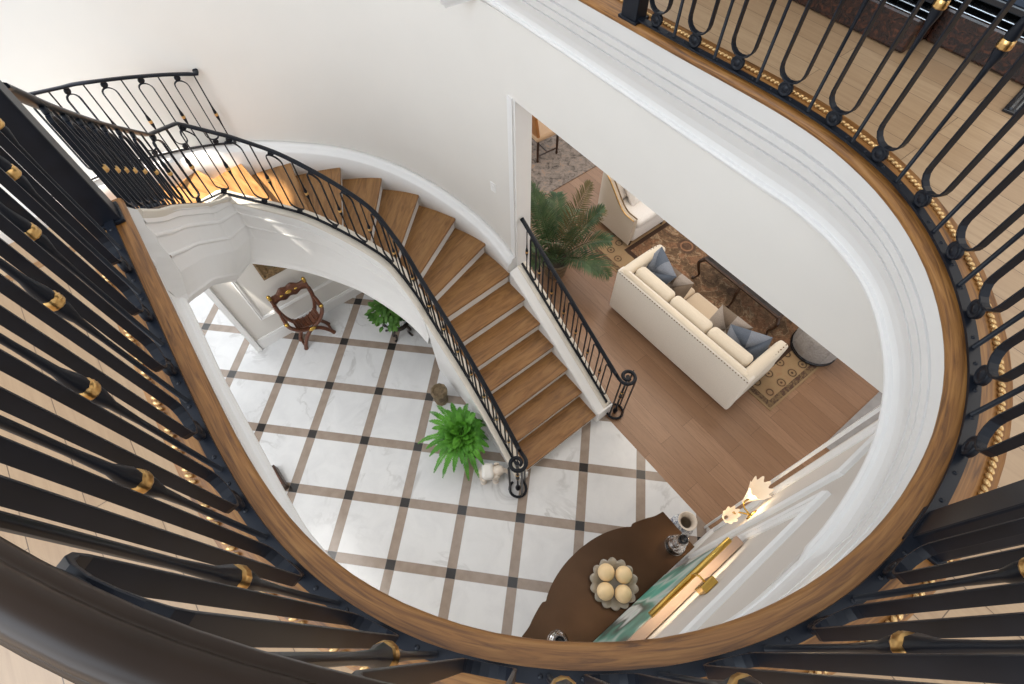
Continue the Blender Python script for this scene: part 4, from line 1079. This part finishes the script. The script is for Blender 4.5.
for x in (-.065, .06):
    for y in (-.045, .045): b.lathe([(.034, 0), (.03, .05), (.034, .14)], (x, y, 0), 10)
for s in (1, -1): b.sphere((.085, s * .065, .205), (.03, .012, .05), 10, 6)
b.build('body', M['figurine'], fg)
b = MB(); b.rbox((-.01, 0, .20), (.12, .155, .10), .03); b.build('saddle_cloth', M['porcelain'], fg)

# dark wooden box on the foyer floor under the balcony
bx = thing('wooden_box', 'small dark wooden box on the marble floor below the balcony edge', 'box', (1.735, -2.02, 0), .04)
b = MB(); b.box((0, 0, .06), (.32, .11, .12)); b.build('body', M['dark_wood'], bx, .008)
b = MB(); b.box((0, 0, .125), (.26, .07, .012)); b.build('lid', M['walnut'], bx, .004)

# ------------------------------------------------------------------ upper landing furniture
cab = thing('cabinet', 'ornate black lacquer cabinet with burl plinth and gilt mounts on the upper floor', 'cabinet', (0, 0, H2))
for u0, u1, v in ((2.6, 4.11, 2.02), (4.11, 4.57, 2.20)):
    c, w = (u0 + u1) / 2, u1 - u0
    b = MB(); b.box((c, v + .35, .075), (w, .70, .15)); b.build('plinth', M['burl'], cab, .012)
    b = MB()
    for k, (o, z) in enumerate(((.012, .156), (.004, .176))): b.box((c, v + .35 + .01 * k, z), (w + .02 - .016 * k, .70 - .02 * k + .01, .006))
    b.build('plinth_moulding', M['steel'], cab, .004)
    b = MB(); b.box((c, v + .36, .205), (w - .04, .62, .03)); b.build('plinth_cap', M['black'], cab, .006)
b = MB(); b.box((3.36, 2.48, .95), (1.40, .56, 1.46)); b.build('body', M['black'], cab, .01)
b = MB(); b.box((4.33, 2.56, .95), (.46, .44, 1.46)); b.build('body', M['black'], cab, .01)
b = MB(); b.box((4.33, 2.30, .235), (.34, .09, .03)); b.build('shelf_step', M['navy'], cab, .004)
b = MB()
for k in range(5): b.tube(catmull([(4.22 + .05 * k, 2.335, .25), (4.20 + .05 * k, 2.32, .30), (4.23 + .05 * k, 2.32, .38), (4.21 + .05 * k, 2.335, .46)], 5), .006, 6)
b.tube([(4.18, 2.33, .26), (4.48, 2.33, .26)], .008, 6); b.tube([(4.18, 2.33, .46), (4.48, 2.33, .46)], .008, 6)
for x in (4.12, 4.56):
    b.tube(catmull([(x, 2.25, .20), (x - .02, 2.22, .26), (x + .02, 2.23, .33), (x, 2.26, .40), (x - .02, 2.27, .48)], 5), .014, 8)
b.build('gilt_mount', M['gold'], cab)
gr = thing('floor_grille', 'narrow black and steel floor grille beside the ornate cabinet', 'floor vent', (4.605, 2.10, H2), .1)
b = MB(); b.box((0, 0, .006), (.06, .25, .012)); b.build('frame', M['black'], gr, .002)
b = MB(); b.box((-.008, 0, .014), (.010, .21, .005)); b.box((.010, 0, .014), (.006, .21, .005)); b.build('slat', M['steel'], gr)

# ------------------------------------------------------------------ light
w = bpy.data.worlds.new('World'); bpy.context.scene.world = w; w.use_nodes = True
bg = w.node_tree.nodes['Background']; bg.inputs[0].default_value = (.93, .96, 1, 1); bg.inputs[1].default_value = 1.0
def area(name, loc, tgt, size, power, col=(1, 1, 1), spread=None):
    l = bpy.data.lights.new(name, 'AREA'); l.shape = 'RECTANGLE'; l.size, l.size_y = size; l.energy = power; l.color = col
    if spread: l.spread = spread
    o = bpy.data.objects.new(name, l); C.objects.link(o); o.location = loc
    o.rotation_euler = (Vector(tgt) - Vector(loc)).to_track_quat('-Z', 'Y').to_euler(); return o
def spot(name, loc, tgt, ang, power, col, blend=.2, r=.03):
    l = bpy.data.lights.new(name, 'SPOT'); l.spot_size = ang; l.spot_blend = blend; l.energy = power; l.color = col; l.shadow_soft_size = r
    o = bpy.data.objects.new(name, l); C.objects.link(o); o.location = loc
    o.rotation_euler = (Vector(tgt) - Vector(loc)).to_track_quat('-Z', 'Y').to_euler(); return o
area('window_light', (4.0, -6.5, 6.8), (3.4, 0, 4), (5, 3), 130, (.86, .93, 1))
spot('sunlight', (.9, -3.6, 9.6), (.12, -1.05, 2.75), .17, 9000, (1, .93, .82), .15, .04)
area('left_floor_fill', (3.2, -4.5, 8.5), (3.2, -2.0, 4.7), (3, 2), 90, (.72, .86, 1))  # added cool fill with no window behind it, greys the left floor
area('landing_light', (5.5, 3.5, 8.2), (4.5, 2.2, 4.8), (2, 2), 22, (1, .84, .64))
area('living_fill', (2.5, 4.2, 4.05), (2.5, 4.2, 0), (3.5, 3), 70, (1, .88, .74))  # added warm fill without a fixture, brightens the living room under the slab
area('foyer_fill', (2.2, -2.6, 4.05), (2.2, -1.6, 0), (2.5, 1.6), 45, (1, .96, .9))  # unseen fill added because little light reaches the foyer
area('door_light', (-2.6, -2.4, 1.9), (0, -1.6, .3), (1.6, 2.4), 22, (.95, .98, 1))
area('picture_lamp', (5.178, .16, 3.04), (5.215, .16, 1.9), (.58, .03), 1.4, (1, .78, .5))
pl_ = bpy.data.lights.new('sconce_bulb', 'POINT'); pl_.energy = 2.2; pl_.color = (1, .76, .45); pl_.shadow_soft_size = .04
o = bpy.data.objects.new('sconce_bulb', pl_); C.objects.link(o); o.location = (5.15, 1.25, 1.98)

# ------------------------------------------------------------------ camera
cam = bpy.data.cameras.new('camera'); co = bpy.data.objects.new('camera', cam); C.objects.link(co)
cam.sensor_fit = 'HORIZONTAL'; cam.sensor_width = 36; cam.lens = 36 * 520.113 / 1024; cam.clip_start = .02
pitch, roll, yaw = 1.03528, -.03847, -.1658
fw = Vector((math.cos(pitch) * math.sin(yaw), math.cos(pitch) * math.cos(yaw), -math.sin(pitch)))
r_ = Vector((math.cos(yaw), -math.sin(yaw), 0)); u_ = r_.cross(fw)
c_, s_ = math.cos(roll), math.sin(roll)
rr, uu = r_ * c_ + u_ * s_, u_ * c_ - r_ * s_
def w2(v): return Vector(((v.x - v.y) * R2, (v.x + v.y) * R2, v.z))
X_, Y_, Z_ = w2(rr), w2(uu), w2(-fw)
m = Matrix(((X_.x, Y_.x, Z_.x, 4.8995), (X_.y, Y_.y, Z_.y, -.7742), (X_.z, Y_.z, Z_.z, 6.1602), (0, 0, 0, 1)))
co.matrix_world = m
S = bpy.context.scene; S.camera = co
S.view_settings.view_transform = 'Standard'; S.view_settings.look = 'None'; S.view_settings.gamma = 1; S.view_settings.use_curve_mapping = False
S.view_settings.exposure = 0.40
S.cycles.max_bounces = 8; S.cycles.transmission_bounces = 8
